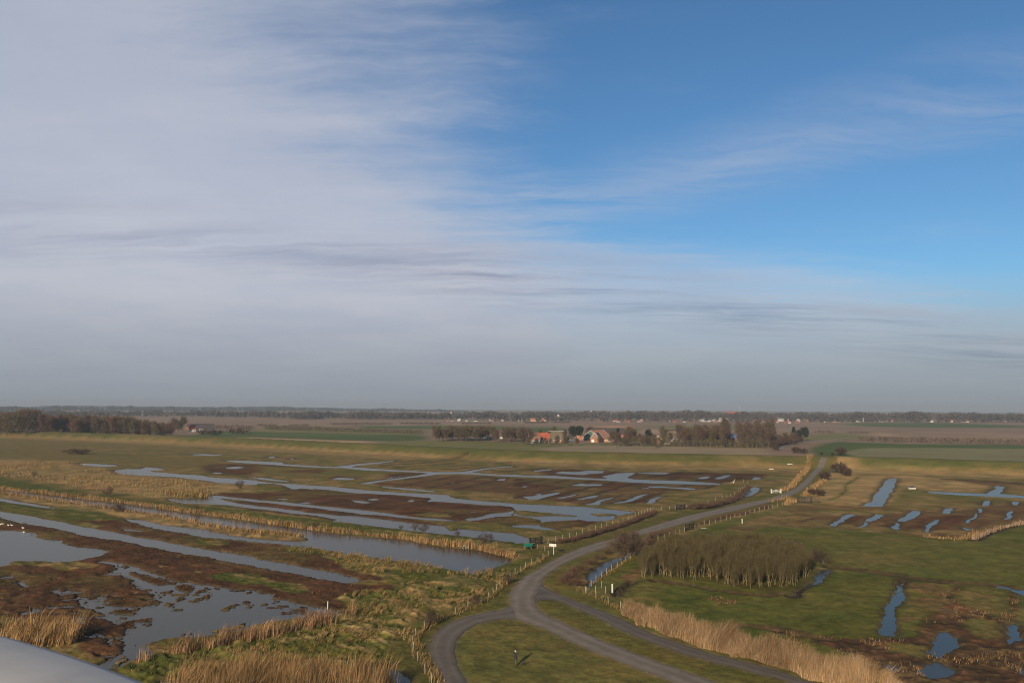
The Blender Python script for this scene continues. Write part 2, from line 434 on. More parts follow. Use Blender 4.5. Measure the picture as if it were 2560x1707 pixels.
# ------------------------------------------------------------------ the lie of the land
DIKE_Z = 4.5
_dk = px('P -900,1049 -300,1066 0,1075 320,1084 640,1096 1000,1112 1280,1125 1600,1132 1915,1138 2064,1140 2300,1146 2560,1154 3000,1168 4200,1210')
DIKE = G(_dk[:, 0], _dk[:, 1], DIKE_Z)
def dike_h(P):
    best = np.full(len(P), 1e9); side = np.zeros(len(P))
    for A, B in zip(DIKE[:-1], DIKE[1:]):
        d, t = seg_dist(P, A, B); m = d < best; best[m] = d[m]
        ab = B - A; cr = ab[0] * (P[:, 1] - A[1]) - ab[1] * (P[:, 0] - A[0])
        side[m] = np.sign(cr[m])     # +1 landward
    wdt = np.where(side > 0, 15.0, 24.0)
    k = np.clip(1 - (best - 1.6) / wdt, 0, 1)
    return DIKE_Z * k * k * (3 - 2 * k), best * side
def terr(x, y):
    P = np.array([[x, y]], float); return float(dike_h(P)[0][0])
_ts = np.geomspace(70, 9000, 5000)
def on_land(pxl, pyl):
    """photograph pixels -> points on the land (dike included), by marching the sight line"""
    out = []
    for a, b in zip(np.atleast_1d(pxl), np.atleast_1d(pyl)):
        d = ray(a, b); d = d / np.hypot(d[0], d[1])
        Pq = np.stack([d[0] * _ts, d[1] * _ts], -1); zr = H + d[2] * _ts
        hh = dike_h(Pq)[0]; k = np.argmax(zr < hh) if (zr < hh).any() else len(_ts) - 1
        out.append((Pq[k, 0], Pq[k, 1], hh[k]))
    return np.array(out)

# ---- water (traced outlines)
WATER = {
 'long_channel': ['A -300,430 0,455 200,470 400,495 600,520 800,545 1000,565 1200,590 1400,620 1600,650 1800,680 2000,705 2200,730 2352,750 B 150,775 400,810 600,840 880,865 1100,890 1400,920 1600,955 1700,975 1900,990 2050,1010 2200,1050 2330,1080 C -10,1098 B 2330,1115 2250,1150 2130,1190 2000,1222 1900,1200 1700,1170 1550,1140 1400,1120 1200,1090 1000,1060 800,1030 650,1000 520,985 470,905 430,880 300,850 200,825 0,810 A 2200,800 2000,785 1800,745 1600,700 1400,670 1180,640 1040,620 800,585 600,560 400,530 200,500 0,480 -300,450',
                  'A 1150,720 1300,730 1500,770 1650,790 1900,820 2100,860 2250,885 2352,890 B 0,897 250,915 440,918 480,900 560,975 520,985 340,965 200,945 0,930 A 2352,930 2150,905 1900,880 1700,850 1500,810 1300,765'],
 'thin_channel': ['A -200,500 0,530 150,560 300,580 450,605 520,620 400,608 250,588 100,568 0,552 -200,520'],
 'straight_channel': ['A -200,620 0,650 200,680 400,715 560,745 700,780 900,810 1100,850 1300,890 1500,925 1700,960 1900,995 2100,1030 2352,1070 B 0,1080 200,1110 400,1145 600,1185 800,1225 900,1255 940,1280 970,1295 960,1302 880,1305 750,1290 500,1250 300,1210 150,1180 0,1160 A 2352,1150 2100,1110 1900,1070 1700,1040 1500,990 1300,950 1100,915 900,885 700,850 500,800 400,785 200,755 0,705 -200,670'],
 'broad_pond': ['A -400,815 0,820 120,825 200,840 290,850 310,880 400,905 490,915 560,915 580,945 700,975 820,990 900,1000 950,1005 970,1020 900,1055 800,1080 640,1110 500,1112 400,1100 200,1095 90,1100 70,1130 0,1150 -400,1180'],
 'shallow_pool': ['E 940,350 1000,355 1100,385 1200,395 1300,425 1400,460 1500,490 1570,525 1640,540 1700,545 1850,565 2000,595 2150,610 2260,610 2352,650 F 50,640 110,655 130,690 250,700 350,730 450,760 600,780 700,800 740,815 680,830 600,845 500,850 350,860 200,880 100,900 0,915 E 2352,910 2200,960 2000,1000 1850,1030 1700,1030 1500,1045 1350,1075 1290,1110 1320,1160 1300,1200 1200,1240 1100,1290 1000,1310 930,1300 1100,1210 1180,1140 1150,1080 1190,1000 1200,920 1120,910 1100,890 1040,850 960,810 900,780 790,750 800,700 850,700 900,740 1000,760 1150,770 1260,770 1400,750 1550,710 1450,680 1440,640 1330,600 1270,560 1240,545 1280,510 1150,470 1080,450 1060,430 1120,420 1040,380'],
 'winding_channel': ['A 1060,275 1150,262 1300,265 1340,245 1450,255 1520,268 1400,275 1370,285 1500,295 1650,310 1850,320 1900,335 2100,350 2250,360 2352,368 B 0,372 150,390 400,405 700,425 1000,455 1300,475 1600,490 1740,500 1800,520 1900,540 2100,555 2352,575 C 0,578 300,590 700,610 1000,640 1150,652 1050,672 960,690 930,715 850,735 700,740 640,725 500,730 350,745 280,750 290,735 180,710 60,690 0,660 B 2352,690 2200,700 2100,720 1950,738 1930,720 2100,690 2200,668 2352,655 C 60,640 0,610 B 2250,595 2100,590 1850,570 1650,555 1580,560 1600,540 1590,525 1300,500 1100,490 900,480 700,455 520,440 330,440 250,410 150,395 0,395 A 2352,405 2200,400 2000,385 1850,360 1700,345 1600,335 1450,325 1300,320 1200,315 1100,305 1070,290'],
 'narrow_channel': ['A 1940,512 1980,503 2200,525 2352,543 B 0,545 250,560 500,590 800,620 1000,640 1200,665 1350,685 1480,705 1700,720 1850,740 1600,730 1450,717 1200,690 1000,680 800,650 500,610 250,585 100,566 0,562 A 2200,542'],
 'curved_channel': ['A 1560,530 1700,535 1900,525 1970,505 2000,520 2050,545 2150,570 2352,598 B 0,600 200,615 450,655 640,675 750,690 900,695 1100,715 1350,750 1500,765 1700,780 1740,800 1760,825 1850,830 1870,810 2100,830 2352,850 C 60,865 110,880 160,905 155,920 100,935 0,940 B 2352,925 2200,910 2000,890 1800,865 1600,850 1450,830 1300,810 1100,785 1000,775 850,755 700,740 760,725 690,710 500,680 300,660 100,630 0,625 A 2100,590 1850,575 1700,575 1580,550'],
 'creek': ['B -200,190 0,200 300,220 600,238 720,243 820,232 950,212 1150,200 1270,182 1250,192 1130,210 960,224 850,242 1050,256 1250,270 1450,280 1650,290 1780,292 1890,288 2050,265 2250,240 2352,235 2352,242 2200,254 2050,276 1960,291 2200,312 2352,315 C 0,312 100,320 400,325 600,340 700,345 800,350 900,350 830,330 900,318 970,300 1150,295 1080,330 1060,345 1100,355 1300,362 1500,370 1700,378 1900,395 1920,402 1800,402 1600,400 1300,392 1100,385 1000,375 800,362 500,350 200,335 0,330 B 2200,322 2000,308 1850,306 1700,308 1500,332 1200,367 1040,397 960,395 1100,374 1300,347 1450,327 1600,302 1500,292 1250,282 1000,272 800,252 650,249 400,239 0,212 -200,200'],
}
SMALL = '''C 390,300 450,285 600,290 700,275 850,280 820,300 700,305 650,315 450,305|C 180,280 360,262 350,272 200,285|C 1150,300 1300,293 1450,298 1400,310 1250,305|C 1700,348 1790,328 1840,335 1760,352|C 1860,352 1960,318 2010,318 1930,352|C 2190,358 2230,335 2290,345 2240,358|C 550,412 640,392 670,400 740,400 830,400 800,415 650,415|C 1220,425 1350,418 1480,430 1550,428 1700,440 1640,450 1480,437 1350,431|C 1195,440 1275,437 1275,444|C 90,515 180,510 300,500 420,475 450,482 330,515 250,540 150,540|C 420,530 540,500 600,490 560,505 470,530|C 600,540 700,512 790,502 750,520 650,540|C 660,582 760,572 810,545 950,518 880,540 830,560 820,588 750,590|C 920,575 1030,555 1180,500 1260,488 1200,515 1080,555 980,575|C 1210,575 1300,535 1410,508 1350,535 1270,575|C 220,497 250,490 290,488 270,498|C 80,424 110,416 145,420 130,426|C 2060,545 2130,490 2190,440 2220,425 2280,435 2240,480 2200,505 2130,515 2090,540|C 0,790 0,778 100,770 250,770 260,790 340,800 440,820 300,815 180,800|C 700,1340 705,1300 715,1220 760,1190 850,1140 950,1090 1060,1062 1100,1050 1090,1070 1040,1090 900,1170 800,1240 750,1285|D 880,600 940,560 1000,480 1060,400 1080,360 1130,345 1180,350 1160,420 1110,510 1050,600 960,605|D 1450,465 1700,475 1900,485 2000,488 2060,460 2110,440 2060,430 2100,415 2170,425 2150,470 2130,490 2400,510 2700,540 2700,560 2352,528 2100,515 1800,502 1650,492 1480,478|D 550,778 640,720 730,672 790,680 700,720 600,782|D 895,738 990,672 1050,680 1020,710 950,742|D 815,792 890,745 900,755 840,797|D 1205,738 1300,660 1330,640 1410,645 1370,675 1320,720 1270,742|D 1110,802 1190,750 1200,770 1160,810|D 1430,828 1470,780 1530,730 1570,725 1540,765 1480,810 1450,834|D 1605,667 1640,618 1690,618 1680,657 1640,670|D 1960,602 1990,550 2040,550 2020,592|D 1920,657 1940,620 1975,620 1950,657|D 1840,757 1870,700 1910,660 1890,710 1870,757|D 1795,793 1880,810 1810,818|D 2175,722 2200,650 2240,645 2220,712|D 2245,560 2300,560 2290,590 2250,590|D 470,1180 560,1180 540,1230 470,1280 400,1330 330,1380 290,1430 230,1440 330,1350 390,1300 450,1240|H 1000,1000 1040,920 1060,860 1120,780 1130,700 1190,620 1230,590 1260,600 1250,680 1190,760 1160,830 1140,930 1150,1010 1060,1020|H 1480,1175 1540,1060 1580,990 1640,985 1700,1030 1720,1130 1650,1190 1580,1225|H 1370,1360 1450,1300 1550,1260 1620,1290 1700,1340 1640,1400 1500,1410|H 1080,1290 1150,1290 1270,1335 1180,1350 1090,1310|H 2220,980 2280,920 2310,950 2300,1060 2230,1100|H 2280,1330 2400,1290 2500,1340 2352,1380|H 2230,590 2352,598 2600,610 2600,700 2352,655|E 0,490 100,475 120,495 0,503|E 130,520 200,535 260,570 340,580 240,577 150,540|E 470,605 580,640 500,632|E 600,685 720,688 700,698 620,697|E 220,812 300,800 370,788 350,820 230,828|E 720,900 750,840 800,885 790,908|E 885,1000 920,1010 1030,1100 1000,1092|A 1120,805 1200,808 1320,822 1300,830 1180,827|E 1480,1440 1600,1420 1690,1400 1700,1500 1500,1500|F 1150,1300 1300,1340 1400,1400 1380,1490 1290,1500 1230,1380|A 700,210 900,214 1050,224 1100,235 900,240 760,228|A 1690,128 1880,124 2080,134 1900,138|A 2040,180 2200,186 2400,194 2600,200 2600,212 2352,206 2100,193|A 2060,248 2150,239 2250,244 2180,259 2090,259|A 1935,290 2020,292 2090,305 2000,303|A 50,302 120,302 180,314 100,317|A 280,334 340,330 385,340 320,344|B 70,156 140,148 225,153 150,160|B 290,170 320,160 360,169 330,174|B 690,348 780,338 945,348 850,360 740,356|B 2185,362 2250,350 2310,352 2260,366|B 1770,396 1790,389 1830,394|B 850,543 940,549 1060,566 1000,574 900,564|B 1010,538 1080,528 1160,538 1080,548|B 185,535 240,530 315,538 260,544|B 395,566 460,562 525,569 460,574|B 1375,552 1420,540 1460,548 1420,560|B 1900,648 1980,652 2070,662 1990,662|B 305,441 345,434 385,442 345,447|B 1150,419 1400,436 1650,463 1650,473 1400,450 1150,427|B 240,362 100,345 0,337 -100,335 0,350 150,368 330,383|B 1180,355 1250,345 1370,320 1300,330|B 480,445 520,440 540,447'''
ISLANDS = '''C 40,645 150,640 300,660 450,675 610,690 600,699 400,692 250,697 100,690 30,668|C 720,672 850,665 1000,675 960,690 780,690|E 1190,455 1250,440 1400,490 1500,510 1600,540 1560,555 1450,560 1350,520 1200,465|E 1600,575 1700,560 1790,580 1750,630 1690,620|E 1610,695 1660,668 1740,685 1640,718|E 1860,672 1940,640 1960,655 1900,692|E 1740,708 1790,698 1840,705 1790,718|E 1465,650 1490,640 1515,655 1490,668|E 1020,800 1100,785 1270,815 1240,832 1060,828|E 1120,910 1200,880 1400,868 1395,897 1250,892 1220,945 1150,945|E 1570,745 1600,730 1615,750 1590,768|E 2090,742 2150,735 2180,765 2130,760|E 2255,755 2290,740 2340,755 2290,772|F 300,782 380,790 480,805 440,818 340,805|F 500,822 560,815 600,832 540,840|F 170,745 220,740 260,768 210,765|E 1760,655 1800,640 1835,652 1800,665|E 1290,605 1330,590 1420,600 1380,620|B 1755,806 1800,798 1855,815 1820,828 1770,825'''
WP = []
for k, l in WATER.items():
    for s in l: WP.append((k, gpoly(s)))
for s in SMALL.split('|'): WP.append(('pond', gpoly(s)))
ISL = [gpoly(s) for s in ISLANDS.split('|')]
DITCH = [(gpoly('D 560,1160 640,1165 900,1197 1250,1248 1500,1284 1700,1305 1900,1318 2130,1338 2230,1350 2352,1372 2700,1440'), 0.95),
         (gpoly('D 1640,358 1760,360 1870,364'), 1.2), (gpoly('D 2030,374 2200,386 2352,402 2700,430'), 1.2),
         (gpoly('D 1890,915 1980,862 2100,818 2230,785 2352,765 2600,720'), 0.7),
         (gpoly('C 1110,1045 1180,1000 1330,940 1420,915 1560,875'), 0.7),
         (gpoly('C 2060,545 1990,570 1900,600 1800,620 1650,630'), 0.7),
         (gpoly('C 1300,668 1200,715 1080,765 950,805 820,845 650,895 480,935 420,945'), 0.6),
         (gpoly('C 1300,1290 1600,1325 1900,1378 2150,1402 2352,1422 D 130,1408 230,1435'), 0.40), (gpoly('G 960,665 1010,610 1090,548'), 0.40), (gpoly('G 2030,935 2200,945 2352,960 H 200,985 450,1040 600,1065'), 0.45),
         (gpoly('H 1270,520 1230,590'), 0.5), (gpoly('H 2230,590 2100,565 1950,555'), 0.9)]

# ---- roads (traced edges)
def edges(a, b): return px(a), px(b)
ROADS = [
 ('road', 'grey asphalt polder road winding away over the dike', edges(
  'G 1700,1560 1500,1470 1300,1390 1000,1280 750,1180 500,1075 300,975 130,910 0,880 P 1272,1530 1274,1507 1277,1488 1284,1468 1302,1448 1334,1429 1370,1408 1402,1391 1443,1372 1484,1359 1536,1346 1601,1324 1647,1310 1715,1290 1797,1271 1879,1255 1920,1247 1953,1236 1980,1225 2002,1212 2021,1193 2037,1173 2049,1152 2054,1143',
  'G 2150,1560 1890,1470 1600,1370 1300,1260 1000,1150 780,1060 560,960 400,890 270,820 215,760 P 1336,1505 1338,1490 1345,1475 1350,1462 1353,1448 1370,1435 1397,1416 1432,1397 1484,1378 1536,1361 1607,1335 1661,1322 1715,1307 1770,1290 1824,1280 1879,1266 1920,1256 1955,1247 1991,1233 2015,1217 2034,1195 2051,1176 2064,1155 2070,1144'), (0.132, 0.108, 0.083)),
 ('cycle_path', 'dark asphalt path beside the reeds joining the road', edges(
  'P 1336,1503 1375,1497 1402,1503 1443,1522 1487,1541 1538,1568 1606,1598 1688,1628 1770,1652 1851,1672 1920,1689 1990,1709 2060,1730',
  'P 1351,1460 1375,1476 1432,1500 1498,1525 1552,1546 1606,1574 1688,1604 1770,1631 1851,1652 1920,1669 1990,1692 2030,1706 2100,1728'), (0.084, 0.069, 0.055)),
 ('loop_road', 'asphalt loop road curving round the grass island', edges(
  'P 1282,1515 1262,1521 1239,1527 1184,1536 1143,1549 1103,1568 1081,1593 1073,1620 1078,1647 1086,1674 1103,1707 1130,1740',
  'P 1290,1549 1268,1547 1239,1549 1198,1557 1165,1574 1143,1595 1135,1620 1135,1642 1143,1672 1168,1707 1195,1740'), (0.096, 0.078, 0.061)),
]
def resample(p, n):
    s = np.concatenate([[0], np.cumsum(np.hypot(*np.diff(p, axis=0).T))])
    q = np.linspace(0, s[-1], n)
    return np.stack([np.interp(q, s, p[:, 0]), np.interp(q, s, p[:, 1])], -1)
def smoothline(p, it=2):
    for _ in range(it):
        q = [p[0]]
        for a, b in zip(p[:-1], p[1:]): q += [a * .75 + b * .25, a * .25 + b * .75]
        q.append(p[-1]); p = np.array(q)
    return p
ROADP = []
for nm, lb, (ea, eb), c in ROADS:
    def proj(e):
        fl = G(e[:, 0], e[:, 1])
        m = fl[:, 1] > 330
        if m.any(): fl[m] = on_land(e[m, 0], e[m, 1])[:, :2]
        return smoothline(fl)
    ROADP.append((nm, lb, proj(ea), proj(eb), c))

# ------------------------------------------------------------------ ground sheet
def build_ground():
    az = np.concatenate([np.linspace(-180, -44, 18)[:-1], np.linspace(-44, -36, 40)[:-1], np.linspace(-36, 36, 1340), np.linspace(36, 44, 40)[1:], np.linspace(44, 180, 18)[1:]])
    az = np.radians(az)
    dep = np.concatenate([[80, 60, 45, 35, 28, 23, 20], np.linspace(18.8, 0.55, 420), np.geomspace(0.53, 0.175, 40)])
    r = H / np.tan(np.radians(dep))
    nr, na = len(r), len(az)
    R_, A_ = np.meshgrid(r, az, indexing='ij')
    x, y = (R_ * np.sin(A_)).ravel(), (R_ * np.cos(A_)).ravel()
    rr = R_.ravel()
    drow = np.gradient(r); cell = np.repeat(np.maximum(drow, r * 0.0009), na)
    inview = np.repeat((r > 75)[:, None], na, 1) & (np.abs(A_) < radians(40)); inview = inview.ravel()
    P = np.stack([x, y], -1)
    N = len(x)
    dk, dside = dike_h(P)
    # ragged outlines
    wx = (fbm(x, y, 1.3, 3, 3, cell) - .5) * .75 + (fbm(x, y, 9, 2, 5, cell) - .5) * .7
    wy = (fbm(x, y, 1.3, 3, 9, cell) - .5) * .75 + (fbm(x, y, 9, 2, 13, cell) - .5) * .7
    PWp = P + np.stack([wx, wy], -1) * np.clip((rr / 110), 0.7, 1.6)[:, None]
    def near(poly, mrg):
        lo, hi = poly.min(0) - mrg, poly.max(0) + mrg
        return np.nonzero(inview & (x > lo[0]) & (x < hi[0]) & (y > lo[1]) & (y < hi[1]))[0]
    # ---- water distance
    sw = np.full(N, 60.0); bodies = {}
    def body(key, i, s):
        k = i[s < .9 + 1.3 * cell[i]]; bodies.setdefault(key, []).append(k)
    for j, (k, p) in enumerate(WP):
        i = near(p, 6 + 3 * np.hypot(*p.mean(0)) / 200)
        if len(i):
            s_ = sdf(PWp[i], p) - (.5 if k == 'shallow_pool' else .15); sw[i] = np.minimum(sw[i], s_); body(k if k != 'pond' else 'pond %d' % j, i, s_)
    for p in ISL:
        i = near(p, 4)
        if len(i): sw[i] = np.maximum(sw[i], -sdf(PWp[i], p))
    for j, (l, hw) in enumerate(DITCH):
        i = near(l, 6)
        if len(i):
            s_ = pdist(PWp[i], l) - hw; sw[i] = np.minimum(sw[i], s_); body('ditch %d' % j, i, s_)
    # drowned tussocks in the shallow pool
    i = near(gpoly(WATER['shallow_pool'][0]), 1)
    tus = fbm(x[i], y[i], 1.5, 3, 77, cell[i])
    k = (sw[i] > -2.0) & (sw[i] < 0) & (sdf(PWp[i], gpoly(WATER['shallow_pool'][0])) < 0)
    sw[i] = np.where(k & (tus > 0.73), (tus - 0.73) * 5, sw[i])
    lowi = np.zeros(N, bool)
    pool = gpoly(WATER['shallow_pool'][0]); i = near(pool, 0); lowi[i] = sdf(P[i], pool) < 0
    pud = gpoly('E -100,430 0,430 500,460 900,430 1060,450 1250,570 1440,690 1260,780 900,770 780,740 760,800 950,840 1100,940 1190,1000 1150,1130 1000,1260 760,1160 720,960 400,880 0,840 -100,840')
    i = near(pud, 0); i = i[sdf(P[i], pud) < 0]
    pn = fbm(x[i] * .55, y[i], 1.9, 4, 93, cell[i]) * .75 + fbm(x[i], y[i], 12, 2, 95) * .25
    sw[i] = np.minimum(sw[i], np.where(pn > .645, (.645 - pn) * 9, np.minimum((.645 - pn) * 9, 1.2) + .0))
    bodies.setdefault('puddles', []).append(i)
    # ---- road distance
    srd = np.full(N, 60.0)
    for nm, lb, a, b, c in ROADP:
        p = np.concatenate([a, b[::-1]]); i = near(p, 8)
        if len(i): srd[i] = np.minimum(srd[i], sdf(P[i], p))
    # ---- noises
    n1 = fbm(x, y, 1.5, 3, 21, cell); n4 = fbm(x, y, 5, 4, 31, cell); n20 = fbm(x, y, 22, 5, 41, cell); n80 = fbm(x, y, 90, 4, 51, cell)
    ca, sa = cos(radians(28)), sin(radians(28))
    xs, ys = x * ca - y * sa, x * sa + y * ca
    st = fbm(xs / 3.2, ys, 1.7, 4, 61, cell)       # streaks laid over by the wind
    nb = fbm(x, y, 0.7, 2, 71, cell)
    V3 = lambda *c: np.array(c)
    def lerp(a, b, t): return a + (b - a) * t[:, None]
    GRN, GRN2, OLV = V3(.055, .062, .014), V3(.076, .073, .020), V3(.108, .084, .031)
    TAN, TAN2, BRN, BRN2, MUD = V3(.165, .112, .052), V3(.22, .150, .070), V3(.048, .023, .013), V3(.077, .039, .021), V3(.036, .026, .018)
    # zone recipes: (colour array, bump height)
    def z_tussock(i): return lerp(lerp(GRN2, GRN, n20[i]), lerp(TAN, TAN2, n4[i]), sstep(st[i] * .62 + n4[i] * .38, .47, .72) * .85), .30
    def z_tan(i): return lerp(lerp(OLV * 1.1, TAN, sstep(n20[i], .15, .5)), TAN2 * 1.1, sstep(st[i] * .6 + n4[i] * .4, .34, .68) * .85), .30
    def z_tangreen(i): return lerp(lerp(OLV, GRN2, n20[i]), TAN, sstep(st[i] * .5 + n4[i] * .5, .38, .66) * .8), .22
    def z_brown(i): return lerp(lerp(BRN, BRN2, n4[i]), OLV * .8, sstep(n20[i], .60, .82) * .7), .13
    def z_mixbrown(i): return lerp(lerp(BRN2, V3(.085, .056, .028), n4[i]), lerp(OLV, TAN, n1[i]), sstep(n20[i], .50, .80) * .65), .14
    def z_mud(i): return lerp(lerp(MUD, BRN2, n1[i]), TAN * .8, sstep(n4[i] * .5 + nb[i] * .5, .55, .75) * .40), .16
    def z_green(i): return lerp(lerp(GRN, GRN2, n4[i]), OLV, sstep(n20[i], .50, .85) * .6), .05
    def z_bank(i): return lerp(GRN, lerp(GRN2, TAN, n1[i]), sstep(st[i], .48, .7)), .16
    def z_olive(i): return lerp(lerp(GRN2, OLV, sstep(n80[i] * .6 + n20[i] * .4, .30, .62)), GRN, sstep(n4[i], .6, .85) * .4), .05
    def z_verge(i): return lerp(lerp(GRN2, OLV * .85, n4[i]), GRN, sstep(n1[i] * .6 + nb[i] * .4, .5, .75) * .55), .07
    def z_mound(i): return lerp(lerp(V3(.098, .082, .026), V3(.074, .073, .022), n20[i]), lerp(V3(.125, .095, .038), V3(.050, .056, .016), nb[i]), .55 * np.abs(n1[i] - .5) * 3), .07
    def z_plough(i): return lerp(V3(.215, .165, .105), V3(.185, .15, .095), n80[i]), .0
    def z_mauve(i): return lerp(V3(.165, .115, .080), V3(.20, .145, .10), n80[i]), .0
    def z_wheat(i): return lerp(V3(.050, .080, .022), V3(.068, .088, .028), n80[i]), .0
    def z_pale(i): return lerp(V3(.30, .21, .115), V3(.25, .18, .105), n80[i]), .0
    def z_soft(i): return lerp(V3(.115, .115, .040), V3(.135, .122, .052), n80[i]), .0
    def z_dikeg(i): return lerp(lerp(V3(.060, .066, .020), V3(.100, .088, .032), n20[i]), TAN, sstep(n80[i] * .5 + n20[i] * .5, .52, .76) * .55), .0
    col = np.zeros((N, 3)); bmp = np.zeros(N)
    col[:], b = z_tangreen(np.arange(N)); bmp[:] = .14
    land = dside > 0
    c, b = z_mauve(np.arange(N)); col = np.where(land[:, None], c, col); bmp[land] = 0
    def paint(txt, rec, soft=0.8, z=0.0, poly=None):
        p = gpoly(txt, z) if poly is None else poly
        i = near(p, 3)
        if not len(i): return
        s = sdf(PWp[i], p); w = 1 - sstep(s, -soft * np.maximum(1, cell[i]), soft * np.maximum(1, cell[i]) * .4)
        c, b = rec(i); col[i] = col[i] + (c - col[i]) * w[:, None]
        bmp[i] = bmp[i] + (b - bmp[i]) * w
    # far fields behind the dike
    paint('Q 1650,412 1850,360 2352,350 R 0,360 1550,393 1625,410 1600,440 1250,455 850,446 0,416 Q 2352,420', z_wheat)
    paint('Q 1750,425 2352,415 R 0,420 850,446 1190,456 850,472 0,442 Q 2352,450', z_pale)
    paint('R 700,312 1700,303 2352,310 S 0,320 500,322 560,350 500,372 0,372 R 2352,345 1700,345 1000,332', z_wheat)
    paint('R 0,300 690,310 900,330 1600,345 1600,395 0,358', z_soft)
    paint('S 640,315 900,306 1140,310 1150,322 900,327', lambda i: (V3(.36, .19, .09) + 0 * n1[i][:, None], 0))
    paint('S 1150,312 1650,304 2352,300 2352,345 1640,338 1250,336', z_soft)
    paint('S 1150,346 1600,340 1600,378 1160,376', z_pale)
    paint('S 660,330 1240,336 1150,372 680,372', z_wheat)
    paint('R 1500,440 2352,455 S 0,462 500,470 800,470 2352,500 2352,560 S 0,560 R 900,480 1200,458', z_soft)
    paint('S 200,522 500,490 800,488 1600,500 2352,515 T 60,560 20,600 S 2352,600 1500,600 500,570', z_plough)
    paint('T 350,520 500,462 650,450 860,462 1300,474 2352,484 3000,500 3000,720 2352,690 800,640 400,600', z_wheat)
    paint('T 650,545 900,512 1500,510 2352,520 3000,540 3000,720 2352,690 900,640', lambda i: (lerp(V3(.150, .135, .075), V3(.130, .130, .060), n80[i]), 0))
    paint('T 200,430 380,385 560,375 900,385 1000,400 860,440 600,440 400,446 150,500', z_soft)
    paint('T 560,295 700,283 1500,278 2600,310 2600,332 1500,330 800,318', z_wheat)
    paint('T 930,370 1080,372 1230,396 1300,408 1000,408', z_pale)
    # dike
    i = np.nonzero(inview & (dside < 30) & (dside > -34))[0]
    gw = sstep(dk[i], .55, 1.5)
    c, b = z_dikeg(i); col[i] += (c - col[i]) * gw[:, None]; bmp[i] *= 1 - gw
    j = np.nonzero(inview & (dside <= -16) & (dside > -52))[0]
    c, b = z_tan(j); w = sstep(dside[j], -52, -38) * (1 - sstep(dk[j], .7, 1.8)) * .85
    col[j] += (c - col[j]) * w[:, None]
    # ---- right of the road: pastures
    paint('C 1300,1470 700,1360 705,1200 1000,1060 1180,990 1560,870 1720,800 2352,640 D 130,600 600,600 1060,605 1500,560 3000,560 3000,1470 P 2900,1800 1500,1800 1340,1500', z_green, 1.5)
    paint('D 130,600 260,590 600,600 1060,605 1500,560 3000,560 3000,760 2352,765 1960,910 1500,900 700,830 0,790 C 2200,850 1900,830 2352,690', lambda i: (lerp(z_tangreen(i)[0], z_mixbrown(i)[0], sstep(n20[i], .25, .60) * .75), .18), 1.5)
    paint('D 250,730 500,690 700,700 1100,675 1600,665 2000,600 2400,590 2700,640 2352,720 1900,828 1500,838 1100,812 850,770 600,790 300,770', z_mixbrown, 2)
    paint('D 650,760 720,700 900,690 820,780|'.split('|')[0], z_brown, 1)
    paint('D 1250,800 1420,700 1600,690 1850,680 1800,800 1560,826 1400,820', z_brown, 1.5)
    paint('D 1640,345 1900,365 2352,392 2800,420 2800,480 2352,470 2150,470 2050,455 1700,395', z_mixbrown, 1)
    paint('D 0,815 700,842 1200,890 1890,940 2352,900 3000,830 3000,1460 2352,1330 1600,1260 1250,1225 640,1150 400,1050 380,950 0,870', z_olive, 2)
    paint('D 0,810 700,835 1200,880 1500,905 1880,935 2300,905 3000,820 3000,880 2352,960 1900,985 1200,940 600,900 0,870', z_green, 2)
    paint('H 0,930 200,960 400,1010 600,1050 1000,1040 1300,1030 1400,900 1550,740 1650,600 1680,545 1780,560 1770,750 2000,820 2170,860 2160,620 2230,590 2320,620 2320,900 2600,1100 2600,1700 1300,1700 1000,1350 700,1200 300,1060 0,1010', z_mud, 1.5)
    paint('H 1290,560 1640,545 1690,600 1640,720 1500,790 1400,890 1170,930 1190,800 1270,660', lambda i: (lerp(z_olive(i)[0], z_mixbrown(i)[0], sstep(n4[i], .40, .70) * .8), .16), 1)
    paint('H 1790,590 2150,600 2170,660 2120,840 1900,800 1780,740', lambda i: (lerp(z_olive(i)[0], z_mixbrown(i)[0], sstep(n4[i], .45, .75) * .7), .16), 1)
    paint('H 1800,900 1950,870 2150,920 2180,1060 2000,1080 1850,1020', z_olive, 1)
    paint('H 1060,1100 1400,1110 1560,1160 1450,1250 1100,1180', z_olive, 1)
    paint('G 980,500 1180,400 1200,500 1090,560 950,520', z_mixbrown, .6)
    paint('G 1180,400 1250,250 1600,150 2352,120 H 300,150 430,400 330,600 250,690 0,640 G 2200,600 1600,520 1200,490', lambda i: (lerp(GRN * .8, V3(.075, .055, .026), n4[i] * .8), .08), .6)
    # right tan slope by the dike road
    paint('D 250,560 330,500 480,360 500,300 560,190 640,140 860,170 860,330 1080,315 1180,320 1640,350 2080,430 1900,480 1450,455 1200,560 1060,605 900,612 640,600', z_tan, 1.2)
    paint('D 1150,560 1200,430 1450,455 1900,485 2100,520 1700,560 1400,590', z_tangreen, 1)
    paint('D 660,500 700,400 820,330 860,345 740,420 720,500 560,560 540,545', z_bank, .5)
    # ---- left marsh
    paint('A -300,170 0,175 700,190 1060,280 1300,325 1700,350 2352,410 2352,480 1900,490 1600,520 1400,530 1000,480 500,400 0,330 -300,300', z_tan, 1.2)
    paint('A -300,30 0,45 400,70 600,100 900,130 1300,145 1900,160 2100,190 1900,250 1500,255 1100,215 700,200 300,165 0,165 -300,165', z_olive, 1.5)
    paint('A 600,108 900,118 1300,130 1250,150 900,150 650,135', z_green, 2)
    paint('A 1800,240 2000,215 2352,225 B 0,210 250,225 500,255 560,300 200,310 0,300 A 2352,330 2000,320 1900,290', z_brown, 1)
    paint('B 0,230 300,245 700,262 1000,275 1200,300 1000,340 960,390 700,370 300,340 0,330', z_olive, 1.5)
